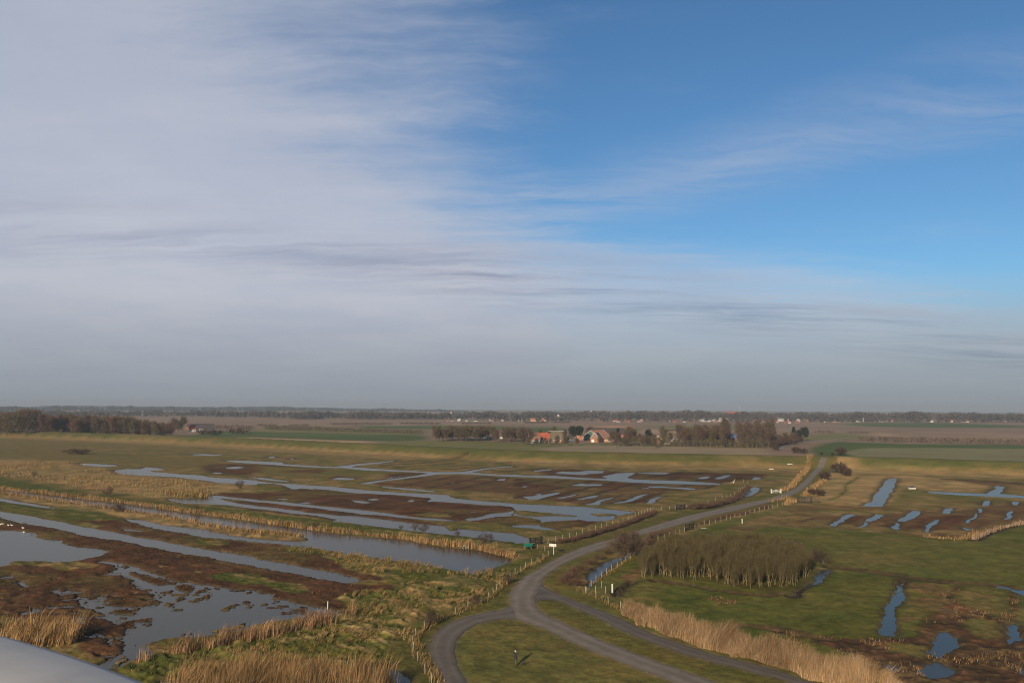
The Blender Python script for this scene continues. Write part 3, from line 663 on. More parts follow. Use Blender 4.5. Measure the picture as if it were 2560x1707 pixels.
    paint('B 550,265 700,275 600,305 300,300 200,285 420,275', z_brown, 1)
    paint('B 1160,315 1350,300 1650,300 1300,340 1180,340', z_brown, 1)
    paint('B 680,335 800,325 960,345 860,368 700,362', z_brown, .8)
    paint('B 1050,400 1300,355 1650,312 2200,330 2352,340 C 0,345 800,368 1000,382 1900,412 1720,470 1450,470 1250,575 900,592 650,592 300,552 0,540 B 2352,500 2000,470 1500,440 1100,412', z_mixbrown, 1)
    paint('C 0,345 800,368 1000,382 1900,412 1700,462 1300,470 1000,440 500,440 0,420', z_brown, 1)
    paint('C 200,290 400,265 700,270 1150,295 1500,290 2000,300 2352,312 2352,345 1900,395 1100,362 600,345 300,320', z_brown, 1)
    paint('B 1900,160 2352,210 C 0,250 600,262 1000,285 500,268 0,300 B 2352,300 1900,280 1300,260 900,240 1000,215 1270,185', z_tangreen, 1)
    paint('B 130,400 330,445 700,460 1300,505 1580,530 1700,560 2100,600 2300,600 C 20,600 0,650 B 2000,720 1850,745 1480,705 1200,660 600,600 200,555 0,545 A 2300,540 1950,505 2000,480 2352,490 B 100,480 220,470 200,425', z_brown, 1)
    paint('B 1450,680 1600,662 1830,690 1800,715 1550,705', z_tangreen, .6)
    paint('B 1190,690 1300,680 1450,700 1440,715 1250,710', z_tangreen, .6)
    paint('B 0,566 1200,692 1740,775 1700,782 1350,748 750,690 0,602 A 2000,545 2200,555', z_brown, .6)
    paint('B 0,632 500,682 775,722 690,738 300,682 0,655 A 2100,600', z_brown, .6)
    paint('B 2000,720 2200,700 2352,700 C 60,700 280,740 290,755 440,820 300,812 100,770 0,780 B 2352,780 1950,755', z_brown, .6)
    paint('C 250,790 350,745 640,730 850,740 700,790 440,820', z_brown, .6)
    paint('C 0,590 120,625 60,650 0,640 B 2250,610', z_brown, .6)
    # bank of the long channel
    paint('A -200,330 0,345 500,420 900,500 1400,560 2000,620 2352,660 B 0,660 300,700 700,755 1100,790 1500,840 2100,915 2352,930 C 60,945 240,960 180,1030 0,1080 B 2200,1040 2000,1000 1500,925 700,840 0,760 A 2000,700 1000,560 400,490 0,450 -200,430', z_bank, .6)
    paint('A -200,470 0,485 600,560 1180,640 1800,745 2200,800 B 0,810 300,850 470,905 250,915 0,897 A 2250,885 1650,790 1150,720 900,650 500,600 0,530 -200,500', z_tan, .5)
    paint('A -200,540 0,560 500,620 900,660 1150,720 1100,740 900,730 700,760 400,710 0,650 -200,630', z_bank, .6)
    # big brown flats bottom left
    paint('A -300,690 0,705 600,830 1300,955 1900,1075 2352,1155 B 300,1215 900,1310 1050,1330 F 1290,560 1280,610 1100,620 850,640 750,690 900,760 840,800 740,815 500,850 0,915 E 2352,910 1700,1030 1290,1100 1180,1200 1000,1290 700,1200 690,1050 700,960 400,900 0,860 -300,850 -300,400 A -300,700', z_brown, .8)
    paint('A 560,745 700,740 900,735 1100,735 1300,780 1700,860 2150,920 2352,945 B 0,945 200,960 290,980 300,1020 600,1050 700,1100 800,1150 820,1180 1000,1230 1150,1250 1280,1300 1000,1290 900,1250 600,1185 0,1075 A 2352,1065 1700,960 1100,850 900,805', z_brown, .6)
    paint('E -200,390 0,385 100,335 400,340 700,360 890,390 800,420 600,445 400,400 100,395', z_tangreen, .5)
    paint('E 1920,490 2100,450 2352,470 F 0,470 80,500 180,550 400,560 520,620 400,650 200,620 0,560 E 2352,575 2200,560 2000,520', z_bank, .4)
    paint('E 1770,170 1850,140 2050,170 2120,190 2050,215 1850,200', z_bank, .3)
    paint('E 1440,390 1480,382 1530,400 1480,412', z_tan, .2)
    paint('E 1800,445 1850,430 1900,450 1860,470', z_tangreen, .2)
    paint('A 560,745 640,745 1000,780 900,805 700,790', z_bank, .4)
    paint('E 290,858 400,880 490,905 460,915 350,890|'[:-1], z_tangreen, .3)
    # grassy rise in front with tussocks
    paint('F 300,205 500,215 650,250 1000,300 1550,375 2000,460 2352,365 G 330,300 0,480 F 2300,600 1900,820 1560,980 1450,1100 1440,1250 1650,1700 P 300,1800 280,1680 E 1080,1310 1400,1200 2352,1010 F 0,950 740,860 850,790 740,690 1000,610 1280,620 1150,500 820,380 650,300 290,260', z_tussock, .8)
    paint('F 1200,370 1550,385 2000,465 2300,380 2352,420 2200,520 1900,600 1700,520 1400,460', z_bank, 1)
    # verges and the grass island
    w = 1 - sstep(srd, 3.6, 5.6); w[(srd >= 59)] = 0
    ii = np.nonzero(w > 0)[0]; c, b = z_verge(ii)
    wv = w[ii]; col[ii] += (c - col[ii]) * wv[:, None]; bmp[ii] += (b - bmp[ii]) * wv
    paint('P 1168,1707 1143,1672 1135,1642 1135,1620 1143,1595 1165,1574 1198,1557 1239,1549 1290,1549 1362,1572 1416,1600 1484,1628 1552,1655 1634,1685 1700,1712 1760,1800 1220,1800', z_mound, .5)
    paint('P 1338,1512 1375,1497 1443,1523 1538,1570 1606,1600 1770,1655 1990,1712 2060,1760 1900,1760 1794,1707 1634,1650 1492,1595 1389,1549', z_verge, .4)
    # worn edges
    wn = (1 - sstep(srd, .1, .8)) * (srd < 5); wn = wn * (.45 + .5 * n1)
    col += (V3(.125, .10, .065) - col) * (wn * .7)[:, None]
    # old parallel drains in the brown parcels
    def drains(par, dirtxt, gap, wd, k=.75):
        p = gpoly(par); a, c = gpoly(dirtxt); dv = (c - a) / np.hypot(*(c - a)); nv = np.array([-dv[1], dv[0]])
        i = near(p, 0)
        if not len(i): return
        i = i[sdf(PWp[i], p) < 0]
        q = PWp[i] @ nv; al = PWp[i] @ dv
        ph = np.abs((q / gap) % 1 - .5) * gap; w = (1 - sstep(ph, wd * .5, wd + .5 * cell[i])) * sstep(vnoise(al, np.floor(q / gap) * 9.0, 16, 7), .25, .5) * k
        col[i] += (V3(.030, .020, .013) - col[i]) * w[:, None]; bmp[i] *= 1 - w
    drains('C 0,350 800,372 1900,412 1720,470 1450,470 1250,575 900,592 300,552 0,540', 'C 1210,575 1410,508', 9.0, .8)
    drains('C 1050,300 1500,292 2000,300 2352,315 2352,345 1900,392 1100,360', 'C 1860,352 2010,318', 10.0, .9)
    drains('B 1900,160 2352,200 C 0,250 600,262 0,300 B 2352,300 1900,280 1300,262 1000,215 1300,190', 'B 1250,262 1950,215', 13.0, 1.0)
    drains('B 1050,400 1300,355 1650,312 2352,340 2352,500 2000,470 1500,440', 'B 2080,362 2210,335', 11.0, .9, .6)
    drains('D 250,730 700,700 1100,675 1600,665 2000,600 2400,590 2700,640 2352,720 1900,828 1500,838 850,770 300,770', 'D 1205,738 1410,645', 9.0, .8, .6)
    # wet rim of the water
    rim = (1 - sstep(sw, .1, .75 + .55 * cell)) * (dk < .5)
    col += (V3(.052, .040, .026) - col) * (rim * .8)[:, None]
    for l, hw in DITCH:          # muddy, overgrown ditch sides
        i = near(l, 5)
        if len(i):
            w = (1 - sstep(pdist(PWp[i], l) - hw, .15, 1.1 + .3 * cell[i])) * .85
            col[i] += (V3(.040, .028, .017) - col[i]) * w[:, None]
    # fine value variation
    val = 1 + (n1 - .5) * .42 + (nb - .5) * .38 + (n4 - .5) * .22
    col *= np.where(land, 1 + (n80 - .5) * .14 + (n20 - .5) * .10, val)[:, None]
    rgt = sdf(P, gpoly('P 1103,1760 1073,1640 1081,1593 1140,1545 1240,1520 1284,1460 1370,1400 1560,1335 1900,1245 2050,1150 2064,1142 3200,1170 3400,1900 1150,1900')) < 0
    col *= np.where(land, 1.08, np.where(rgt, 1.25, 1.12))[:, None] * V3(1.04, 1.0, .96)
    # ---- height
    z = dk.copy()
    calm = sstep(srd, .2, 2.2) * sstep(sw, 0, 1.4)
    z += bmp * calm * ((n1 - .5) * 1.5 + (st - .5) * .9 + (nb - .5) * .8) + .05 * calm
    bw = np.maximum(.45, .7 * cell)
    t = np.clip(sw / bw, -1, 1)
    zb = -.16 + t * np.where(t > 0, .16, .4)
    wetk = 1 - sstep(sw, bw * .9, bw * 1.6)
    z = np.where(sw < bw * 1.6, z * (1 - wetk) + zb * wetk, z)
    z = np.where(lowi & (sw > 0), np.minimum(z, -.16 + .12 * np.clip(sw / .3, 0, 1) + .08 * (nb - .5)), z)
    z = np.where((srd < .2) & (dk < .1), np.minimum(z, 0.0), z)
    V = np.stack([x, y, z], -1)
    V = np.concatenate([V, [[0, 0, 0]]]); col = np.concatenate([col, [[.1, .1, .04]]])
    # ---- faces, split between the pieces of the setting
    I = np.arange(nr * na).reshape(nr, na)
    F4 = np.stack([I[:-1, :-1], I[:-1, 1:], I[1:, 1:], I[1:, :-1]], -1).reshape(-1, 4)
    cx, cy = x[F4].mean(1), y[F4].mean(1); fs = dside[F4].mean(1); fr = rr[F4].mean(1); iv = inview[F4].all(1)
    right = sdf(np.stack([cx, cy], -1), gpoly('P 1103,1760 1073,1640 1081,1593 1140,1545 1240,1520 1284,1460 1370,1400 1560,1335 1900,1245 2050,1150 2064,1142 3200,1170 3400,1900 1150,1900')) < 0
    zone = np.full(len(F4), 0)
    zone[iv & ~right & (fs <= -26)] = 1
    zone[iv & right & (fs <= -26)] = 2
    zone[iv & (fs > -26) & (fs <= 17)] = 3
    zone[iv & (fs > 17)] = 4
    names = [('ground', 'open land lying beyond the edges of the view'), ('salt_marsh', 'brown and tan salt marsh cut by grey channels'),
             ('pasture', 'green wet pasture to the right of the polder road'), ('dike', 'long low grassy dike crossing the whole view'), ('farmland', 'flat green and brown fields behind the dike')]
    for k, (nm, lb) in enumerate(names):
        f = F4[zone == k]
        u, inv = np.unique(f, return_inverse=True)
        me = mesh_np(nm, V[u], inv.reshape(-1, 4), ('field' if nm == 'farmland' else 'turf' if nm in ('pasture', 'dike') else 'ground',), col[u], smooth=True)
        tag(link(nm, me), lb, 'ground', None, 'structure')
    # ---- water sheets, each body a level sheet that runs a little way under its banks
    for j, (key, idx) in enumerate(bodies.items()):
        inn = np.zeros(N, bool)
        for k in idx: inn[k] = True
        f = F4[inn[F4].all(1)]
        if not len(f): continue
        u, inv = np.unique(f, return_inverse=True); Vw = V[u].copy(); Vw[:, 2] = -.16 - .0007 * j - (.20 if key.startswith('ditch') else 0)
        nm = key.split(' ')[0]; me = mesh_np(nm, Vw, inv.reshape(-1, 4), ('water',), smooth=True); o = link(nm, me)
        if nm == 'pond':
            mx, my = Vw[:, 0].mean(), Vw[:, 1].mean(); gx = mx / my
            wh = ('in the brown flats at the lower left' if my < 135 and gx < 0 else 'in the pasture at the lower right' if my < 170 else 'in the right-hand marsh beyond the copse' if gx > .3 else 'in the middle of the far marsh' if gx > 0 else 'in the far left marsh')
            tag(o, 'small pool of still water ' + wh, 'water', 'small pools ' + wh, 'structure')
        elif nm == 'ditch': tag(o, 'narrow water filled ditch beside the grass', 'water', 'narrow ditches', 'structure')
        else: tag(o, {'long_channel': 'broad grey channel ending in a pointed basin near the road', 'thin_channel': 'thin strip of water between two tan banks',
             'straight_channel': 'long straight grey channel between brown flats, nearest of the parallel ones', 'broad_pond': 'broad grey pond with white birds on its bank',
             'shallow_pool': 'shallow pool dotted with brown tussocks above the railing', 'winding_channel': 'winding blue grey channel across the middle of the marsh',
             'narrow_channel': 'narrow channel through the brown marsh, above the curved one', 'curved_channel': 'grey channel behind the grassy bank with small shrubs',
             'puddles': 'shining puddles in the brown flats at the lower left', 'creek': 'thin branching creek near the foot of the dike'}[nm], 'water', None, 'structure')
build_ground()

# ---- roads
def build_roads():
    for k, (nm, lb, a, b, c) in enumerate(ROADP):
        n = 700
        A, B = resample(a, n), resample(b, n)
        for E_, sg in ((A, 1), (B, -1)):
            nn = (B - A) / np.hypot(*(B - A).T)[:, None]; E_ += nn * (sg * (fbm(E_[:, 0] * 1.0, E_[:, 1] * 1.0, 1.6, 3, 401) - .5) * .55)[:, None]
        # pair the edges by nearest point, so that the ribbon does not shear in the bends
        ts = np.linspace(0, 1, 9)
        V = []; T = []
        for i in range(n):
            for t in ts:
                p = A[i] * (1 - t) + B[i] * t
                V.append((p[0], p[1], 0)); e = min(t, 1 - t)
                wear = 1.0 + .26 * math.exp(-((e - .27) / .08) ** 2) - .16 * math.exp(-(e / .06) ** 2) - .06 * math.exp(-((e - .5) / .07) ** 2)
                T.append(wear)
        V = np.array(V); d = dike_h(V[:, :2])[0]
        e = np.tile(np.minimum(ts, 1 - ts), n)
        V[:, 2] = d + .035 + .004 * k + .05 * np.minimum(e * 6, 1)
        T = np.array(T)[:, None] * np.array(c)[None, :]
        I = np.arange(n * 9).reshape(n, 9)
        Fq = np.stack([I[:-1, :-1], I[:-1, 1:], I[1:, 1:], I[1:, :-1]], -1).reshape(-1, 4)
        me = mesh_np(nm, V, Fq, ('road',), T, smooth=True)
        tag(link(nm, me), lb, 'road', None, 'structure')
    # far road behind the dike
    p = px('P 1948,1124 1952,1119 1958,1114 1988,1106 2034,1101 2138,1094 2250,1090'); q = smoothline(G(p[:, 0], p[:, 1]))
    V = []; Fq = []
    for i, s in enumerate(q):
        d = q[min(i + 1, len(q) - 1)] - q[max(i - 1, 0)]; nn = np.array([-d[1], d[0]]) / np.hypot(*d) * 2.2
        V += [(s[0] + nn[0], s[1] + nn[1], .12), (s[0] - nn[0], s[1] - nn[1], .12)]
        if i: Fq.append((2 * i - 2, 2 * i - 1, 2 * i + 1, 2 * i))
    me = mesh_np('road', np.array(V), np.array(Fq), ('road',), np.tile((.15, .13, .115), (len(V), 1)))
    tag(link('road', me), 'far stretch of road sweeping right behind the dike', 'road', None, 'structure')
build_roads()
# ------------------------------------------------------------------ blades: reeds, tussocks, marsh plants
def in_poly(poly, dens, jit=None, maxn=60000):
    lo, hi = poly.min(0), poly.max(0)
    n = int(min(maxn, dens * (hi[0] - lo[0]) * (hi[1] - lo[1])))
    P = rng.uniform(lo, hi, (n, 2))
    return P[sdf(P, poly) < (fbm(P[:, 0], P[:, 1], 2.2, 3, 541) - .55) * 3.2]
def clumpy(P, scale, thr, seed):
    return P[fbm(P[:, 0], P[:, 1], scale, 3, seed) + rng.normal(0, .06, len(P)) > thr]
def blades(P, h, w, cols, lean=(0.25, 0.0), spread=.18, hv=.3, z=None, root=.04, seg=2, edge=None):
    """ribbons that rise from P, leaning and bending downwind; returns V, F, tint"""
    n = len(P)
    hh = h * (1 + hv * rng.normal(0, 1, n).clip(-1.8, 1.8)) * (.55 + .9 * fbm(P[:, 0], P[:, 1], 2.6, 3, 501)); hh = np.maximum(hh, h * .25)
    if edge is not None: hh = hh * np.clip(.42 + .34 * (-sdf(P, edge)), .42, 1)
    a = rng.uniform(0, 2 * pi, n); e = np.stack([np.cos(a), np.sin(a)], -1) * (w * rng.uniform(.6, 1.4, n))[:, None] / 2
    gl = (np.stack([fbm(P[:, 0], P[:, 1], 1.9, 2, 511), fbm(P[:, 0], P[:, 1], 1.9, 2, 521)], -1) - .5) * .55
    ln = (np.array(lean)[None, :] + gl + rng.normal(0, spread, (n, 2))) * hh[:, None]
    z0 = np.zeros(n) if z is None else z
    b = np.concatenate([P, (z0 - root)[:, None]], 1)
    mid = b + np.concatenate([ln * .32, (hh * .62)[:, None]], 1)
    tip = b + np.concatenate([ln, (hh * np.sqrt(np.maximum(.2, 1 - .35 * (ln ** 2).sum(1) / hh ** 2)))[:, None]], 1)
    e3 = np.concatenate([e, np.zeros((n, 1))], 1)
    V = np.stack([b - e3, b + e3, mid + e3 * .8, mid - e3 * .8, tip], 1).reshape(-1, 3)
    i = np.arange(n)[:, None] * 5
    Fq, Ft = i + np.array([[0, 1, 2, 3]]), i + np.array([[3, 2, 4]])
    c = np.array(cols); k = rng.integers(0, len(c), n); cc = c[k] * rng.uniform(.7, 1.25, (n, 1)) * (.72 + .56 * fbm(P[:, 0], P[:, 1], 3.1, 3, 531))[:, None]
    T = np.repeat(cc[:, None, :], 5, 1).reshape(-1, 3)
    return V, Fq, Ft, T
def blade_obj(name, parts, label, cat, kind='stuff'):
    V = []; Q = []; T3 = []; T = []; o = 0
    for v, q, t, c in parts:
        V.append(v); Q.append(q + o); T3.append(t + o); T.append(c); o += len(v)
    me = mesh_np(name, np.concatenate(V), [np.concatenate(Q), np.concatenate(T3)], ('blades',), np.concatenate(T))
    return tag(link(name, me), label, cat, None, kind)
def dry(P, m=.05):
    ok = np.ones(len(P), bool)
    for k, p in WP:
        lo, hi = p.min(0), p.max(0); i = np.nonzero((P[:, 0] > lo[0]) & (P[:, 0] < hi[0]) & (P[:, 1] > lo[1]) & (P[:, 1] < hi[1]))[0]
        if len(i): ok[i] &= sdf(P[i], p) > -m
    for p in ISL:
        lo, hi = p.min(0), p.max(0); i = np.nonzero((P[:, 0] > lo[0]) & (P[:, 0] < hi[0]) & (P[:, 1] > lo[1]) & (P[:, 1] < hi[1]))[0]
        if len(i): ok[i] |= sdf(P[i], p) < 0
    return P[ok]
REED = [(.25, .155, .072), (.20, .122, .055), (.29, .188, .092), (.15, .090, .042)]
REEDP = [(.26, .182, .118), (.21, .142, .088), (.17, .105, .062), (.30, .215, .138)]
TUS = [(.21, .138, .060), (.165, .105, .045), (.245, .165, .075), (.10, .080, .026)]
GRS = [(.050, .062, .016), (.068, .073, .022), (.042, .050, .014)]
MAR = [(.070, .034, .019), (.095, .05, .027), (.052, .026, .016), (.10, .066, .03)]
def strip(txt, hw, dens, z=0.0):
    l = gpoly(txt, z); out = []
    for A, B in zip(l[:-1], l[1:]):
        L = np.hypot(*(B - A)); n = max(1, int(L * hw * 2 * dens)); t = rng.uniform(0, 1, (n, 1)); nn = np.array([-(B - A)[1], (B - A)[0]]) / L
        out.append(A + (B - A) * t + nn * rng.normal(0, hw * .55, (n, 1)).clip(-hw * 1.3, hw * 1.3))
    return np.concatenate(out)
def build_blades():
    W1 = (.22, .05)
    p = in_poly(gpoly('E 1690,1500 1760,1440 1900,1390 2352,1345 F 100,1335 300,1330 500,1345 700,1370 950,1400 1090,1440 1150,1500 P 990,1800 400,1800 430,1720'), 60, maxn=150000)
    p = p[fbm(p[:, 0], p[:, 1], 3.5, 3, 201) > .33]
    blade_obj('reeds', [blades(p, 2.0, .034, REED, W1, .14)], 'tall golden reed bed beside the loop road, cut by the lower edge', 'reeds')
    rb = gpoly('G 985,800 1100,800 1300,870 1500,950 1750,1040 2000,1110 2352,1200 H 0,1200 250,1260 500,1320 800,1400 1100,1480 1300,1560 900,1600 600,1500 300,1400 130,1345 0,1300 G 2352,1300 2100,1238 1800,1168 1500,1068 1200,940 1010,845')
    p = rng.uniform(rb.min(0), rb.max(0), (330000, 2)); p = p[sdf(p, rb) < (fbm(p[:, 0], p[:, 1], 1.6, 3, 541) - .42) * 1.4]
    q = p[fbm(p[:, 0], p[:, 1], 4, 3, 211) > .16]
    blade_obj('reeds', [blades(q, 1.9, .026, REEDP + REED, (.18, .05), .14, hv=.22, edge=rb)], 'long pale reed belt running along the dark path', 'reeds')
    p = in_poly(gpoly('E -200,1000 0,1000 300,1010 640,1050 700,1110 660,1160 300,1130 -200,1060'), 50)
    blade_obj('reeds', [blades(p, 1.9, .05, REED, W1, .14)], 'golden reed patch just above the grey railing', 'reeds')
    p = in_poly(gpoly('E 1090,1310 1300,1240 1500,1180 1900,1110 2352,1015 F 0,1015 300,960 600,900 860,840 920,800 930,840 700,950 300,1030 0,1080 E 2352,1080 1900,1170 1500,1240'), 42)
    p = p[fbm(p[:, 0], p[:, 1], 2.5, 3, 221) > .36]
    blade_obj('reeds', [blades(p, 1.25, .045, [(.24, .145, .075), (.19, .105, .055), (.28, .18, .10)], W1, .16)], 'reddish tan reeds on the near bank of the shallow pool', 'reeds')
    p = strip('A -100,440 0,450 400,490 700,530 1000,560 1400,612 1800,672 2352,742 B 0,748 300,790 600,832 880,858 1100,882 1400,912 1600,945 1700,965 1900,982 2050,1000 2200,1040 2352,1070', .75, 22)
    q = strip('B 1500,935 1700,962 1900,980 2050,998 2200,1038 2352,1070 C -10,1090', .9, 20)
    blade_obj('reeds', [blades(p, .95, .07, REED, W1, .16), blades(q, 1.1, .06, REED, W1, .16)], 'tan reed fringe along the far bank of the broad channel', 'reeds')
    p = strip('A -100,478 0,490 400,545 800,600 1180,655 1500,705 1800,765 2200,835 B 0,850 200,860 420,895', 1.6, 9)
    blade_obj('reeds', [blades(p, .8, .08, REED + TUS, W1, .18)], 'tan grass on the long spit between two grey channels', 'reeds')
    p = clumpy(in_poly(gpoly('A -200,190 0,190 700,205 1060,290 1300,335 1700,360 2200,420 1900,490 1600,515 1400,525 1000,480 500,400 0,330 -200,310'), 2.0), 12, .44, 231)
    q = in_poly(gpoly('A 1480,490 1600,480 1800,490 1960,512 1850,530 1650,525'), 8)
    blade_obj('reeds', [blades(p, .7, .09, TUS + REED[:1], W1, .2), blades(q, 1.3, .10, TUS, W1, .15)], 'wide tan reed land in the far part of the marsh', 'reeds')
    p = strip('D 1880,915 1980,868 2100,822 2230,790 2352,770 2600,725', .7, 14); q = strip('D 1420,890 1600,905 1780,915 1900,880 1960,850', 1.0, 9)
    blade_obj('reeds', [blades(p, .8, .06, REEDP, W1, .15), blades(q, .7, .07, REED, W1, .15)], 'pale reeds lining the ditch at the far right', 'reeds')
    # dry grass along the dike road
    p = np.concatenate([strip('D 130,470 190,450 250,390 330,300 400,210 440,160', 1.2, 7), strip('D 330,520 420,440 480,390 520,370', 1.2, 7), strip('D 170,600 210,560 255,570', 1.0, 14), strip('D 20,570 100,555 200,530', .6, 7)])
    z = np.array([dike_h(p)[0]])[0]
    blade_obj('dry_grass', [blades(p, .9, .10, REED, W1, .18, z=z)], 'tall dry grass along the road where it climbs the dike', 'grass')
    # tussocks on the grassy rise in front
    poly = gpoly('F 300,205 500,215 650,250 1000,300 1550,375 2000,460 2300,380 2352,375 G 0,470 F 2300,590 1900,800 1540,970 1420,1100 1400,1250 1200,1300 700,1230 0,1210 E 2352,1210 1900,1330 1400,1440 1080,1320 1400,1230 2352,1080 F 0,1060 740,890 900,790 740,700 1000,620 1280,630 1150,500 820,380 650,300 290,260')
    c = clumpy(in_poly(poly, 1.6, maxn=9000), 5, .50, 241)
    n = 13
    P = (c[:, None, :] + rng.normal(0, .16, (len(c), n, 2))).reshape(-1, 2)
    g = in_poly(poly, 7, maxn=22000); g = g[fbm(g[:, 0], g[:, 1], 5, 3, 241) < .55]
    blade_obj('tussock_grass', [blades(P, .50, .055, TUS, (.62, .12), .30), blades(g, .28, .06, GRS, (.4, .1), .3)], 'wind-combed tan and green tussock grass in front of the fence', 'grass')
    # verge grass by the fences, brown and tan
    p = np.concatenate([strip('F 1640,1470 1590,1380 1520,1280 1460,1200 1450,1110 1490,1030 1560,970 1690,880 1850,840 1960,795 2080,745 2190,660 2260,580 2352,515 G 30,478 130,418 240,360 340,300', .45, 20),
                        strip('F 1700,1470 1640,1390 1570,1290 1520,1200 1500,1110', .6, 18)])
    q = strip('G 600,620 700,660 800,700 900,750 1000,800 1100,830', .6, 20)
    r = strip('G 730,570 830,500 920,440 1040,360 1130,300 1180,260', .5, 16)
    blade_obj('dry_grass', [blades(p, .5, .05, TUS, (.3, .1), .25), blades(q, .5, .05, TUS, (.3, .1), .25), blades(r, .45, .05, TUS, (.3, .1), .25)], 'dry tan grass growing at the feet of the fence posts', 'grass')
    # marsh plants, low and brown
    c = np.concatenate([in_poly(gpoly('E -100,420 0,420 500,450 900,420 1060,440 1250,560 1440,680 1550,710 1260,780 900,760 700,740 760,800 950,830 1100,930 1190,1000 1150,1140 1000,1280 720,1170 700,960 400,890 0,840 -100,840'), 1.1, maxn=9000),
                        in_poly(gpoly('E 1000,330 1300,400 1640,530 2260,600 F 0,650 350,720 740,810 900,770 750,690 400,660 0,560 E 1900,480 1500,380 1200,300'), 1.0, maxn=6000)])
    for p in ISL[2:16]: c = np.concatenate([c, in_poly(p, 9)])
    P = dry((c[:, None, :] + rng.normal(0, .22, (len(c), 8, 2))).reshape(-1, 2), .0)
    blade_obj('marsh_plants', [blades(P, .15, .06, MAR, (.1, 0), .6)], 'low reddish brown marsh plants round the shallow pool', 'marsh plants')
    # sparser growth on the wide brown flats
    c = np.concatenate([in_poly(gpoly('A -200,700 0,715 600,840 1300,965 1900,1085 2352,1165 B 300,1225 900,1318 1050,1340 F 1250,600 1100,620 850,640 750,690 400,650 0,480 E 1900,470 1300,380 950,330 900,300 600,200 300,110 0,80 -200,80'), 1.0, maxn=14000),
                        in_poly(gpoly('A 700,745 1100,740 1300,785 1700,865 2352,950 B 200,965 300,1030 600,1060 800,1170 1000,1240 1250,1300 900,1250 0,1070 A 1700,955 1100,845'), 1.0, maxn=12000)])
    c = dry(c[fbm(c[:, 0], c[:, 1], 4, 3, 271) > .40], .0)
    P = (c[:, None, :] + rng.normal(0, .25, (len(c), 5, 2))).reshape(-1, 2)
    blade_obj('marsh_plants', [blades(P, .22, .07, MAR, (.15, 0), .55)], 'dark brown marsh growth between the long grey channels', 'marsh plants')
    c = in_poly(gpoly('G 1000,640 1090,560 1500,590 2352,690 H 250,740 450,500 700,440 1200,520 1180,640 1050,900 950,1020 600,1030 300,1000 0,930 G 2352,930 1900,850 1500,760'), 12, maxn=60000)
    c = c[fbm(c[:, 0], c[:, 1], 2.2, 3, 281) > .50]
    blade_obj('short_grass', [blades(c, .13, .05, [(.062, .074, .014), (.082, .084, .02), (.13, .10, .036), (.05, .058, .012)], (.3, 0), .5)], 'green pasture grass between the copse and the reed belt', 'grass')
    # short grass on the island and verges
    c = in_poly(gpoly('P 1180,1707 1145,1670 1138,1620 1165,1577 1198,1560 1239,1552 1290,1552 1362,1575 1484,1632 1634,1688 1700,1712 1740,1760 1200,1760'), 26, maxn=60000)
    c = c[fbm(c[:, 0], c[:, 1], 1.2, 3, 251) > .42]
    d = in_poly(gpoly('P 1345,1515 1375,1500 1443,1526 1538,1573 1606,1603 1770,1658 1990,1715 1900,1730 1800,1705 1634,1647 1492,1592 1389,1546'), 20, maxn=40000)
    blade_obj('short_grass', [blades(c, .11, .035, [(.11, .092, .03), (.14, .105, .042), (.06, .068, .018)], (.2, 0), .5), blades(d, .13, .04, [(.075, .082, .022), (.12, .095, .035), (.055, .066, .016)], (.2, 0), .5)], 'short grass on the island and between the two roads', 'grass')
    # tufts in the pasture on the right
    c = np.concatenate([in_poly(gpoly('G 1850,710 2020,690 2060,740 1860,760'), 5), in_poly(gpoly('H 0,980 200,1000 500,1060 1000,1060 1400,1110 1800,1240 2300,1150 2352,1300 2352,1470 1500,1470 1000,1350 500,1180 0,1060'), 1.3, maxn=6000), in_poly(gpoly('H 1550,760 1700,600 1760,620 1770,760 2150,860 2200,650 2290,640 2290,900 1800,900 1700,970 1450,920'), .9)])
    P = dry((c[:, None, :] + rng.normal(0, .2, (len(c), 9, 2))).reshape(-1, 2))
    P = P[fbm(P[:, 0], P[:, 1], 3, 3, 261) > .46]
    blade_obj('marsh_plants', [blades(P, .35, .06, [(.10, .06, .03), (.17, .105, .055), (.07, .045, .022), (.20, .13, .065)], (.3, 0), .4)], 'brown rushes round the blue pools at the lower right', 'marsh plants')
build_blades()

# ------------------------------------------------------------------ woody plants
class Sticks:
    def __init__(s): s.V = []; s.F = []
    def stick(s, a, b, r0, r1, n=4):
        a, b = Vector(a), Vector(b); d = b - a
        if d.length < 1e-5: return
        d.normalize(); e = d.orthogonal().normalized(); f = d.cross(e); o = len(s.V)
        for c, r in ((a, r0), (b, r1)):
            for i in range(n): s.V.append(tuple(c + (e * cos(2 * pi * i / n) + f * sin(2 * pi * i / n)) * r))
        for i in range(n): s.F.append((o + i, o + (i + 1) % n, o + n + (i + 1) % n, o + n + i))
    def sliver(s, a, b, w, rnd):
        a, b = Vector(a), Vector(b); d = b - a
        e = d.cross(Vector((rnd.uniform(-1, 1), rnd.uniform(-1, 1), rnd.uniform(-1, 1))))
        if e.length < 1e-6: return
        e = e.normalized() * w / 2; o = len(s.V)
        s.V += [tuple(a - e), tuple(a + e), tuple(b)]; s.F.append((o, o + 1, o + 2))
    def mesh(s, name, m):
        me = bpy.data.meshes.new(name); me.from_pydata(s.V, [], s.F); me.materials.append(M[m]); me.update(); return me

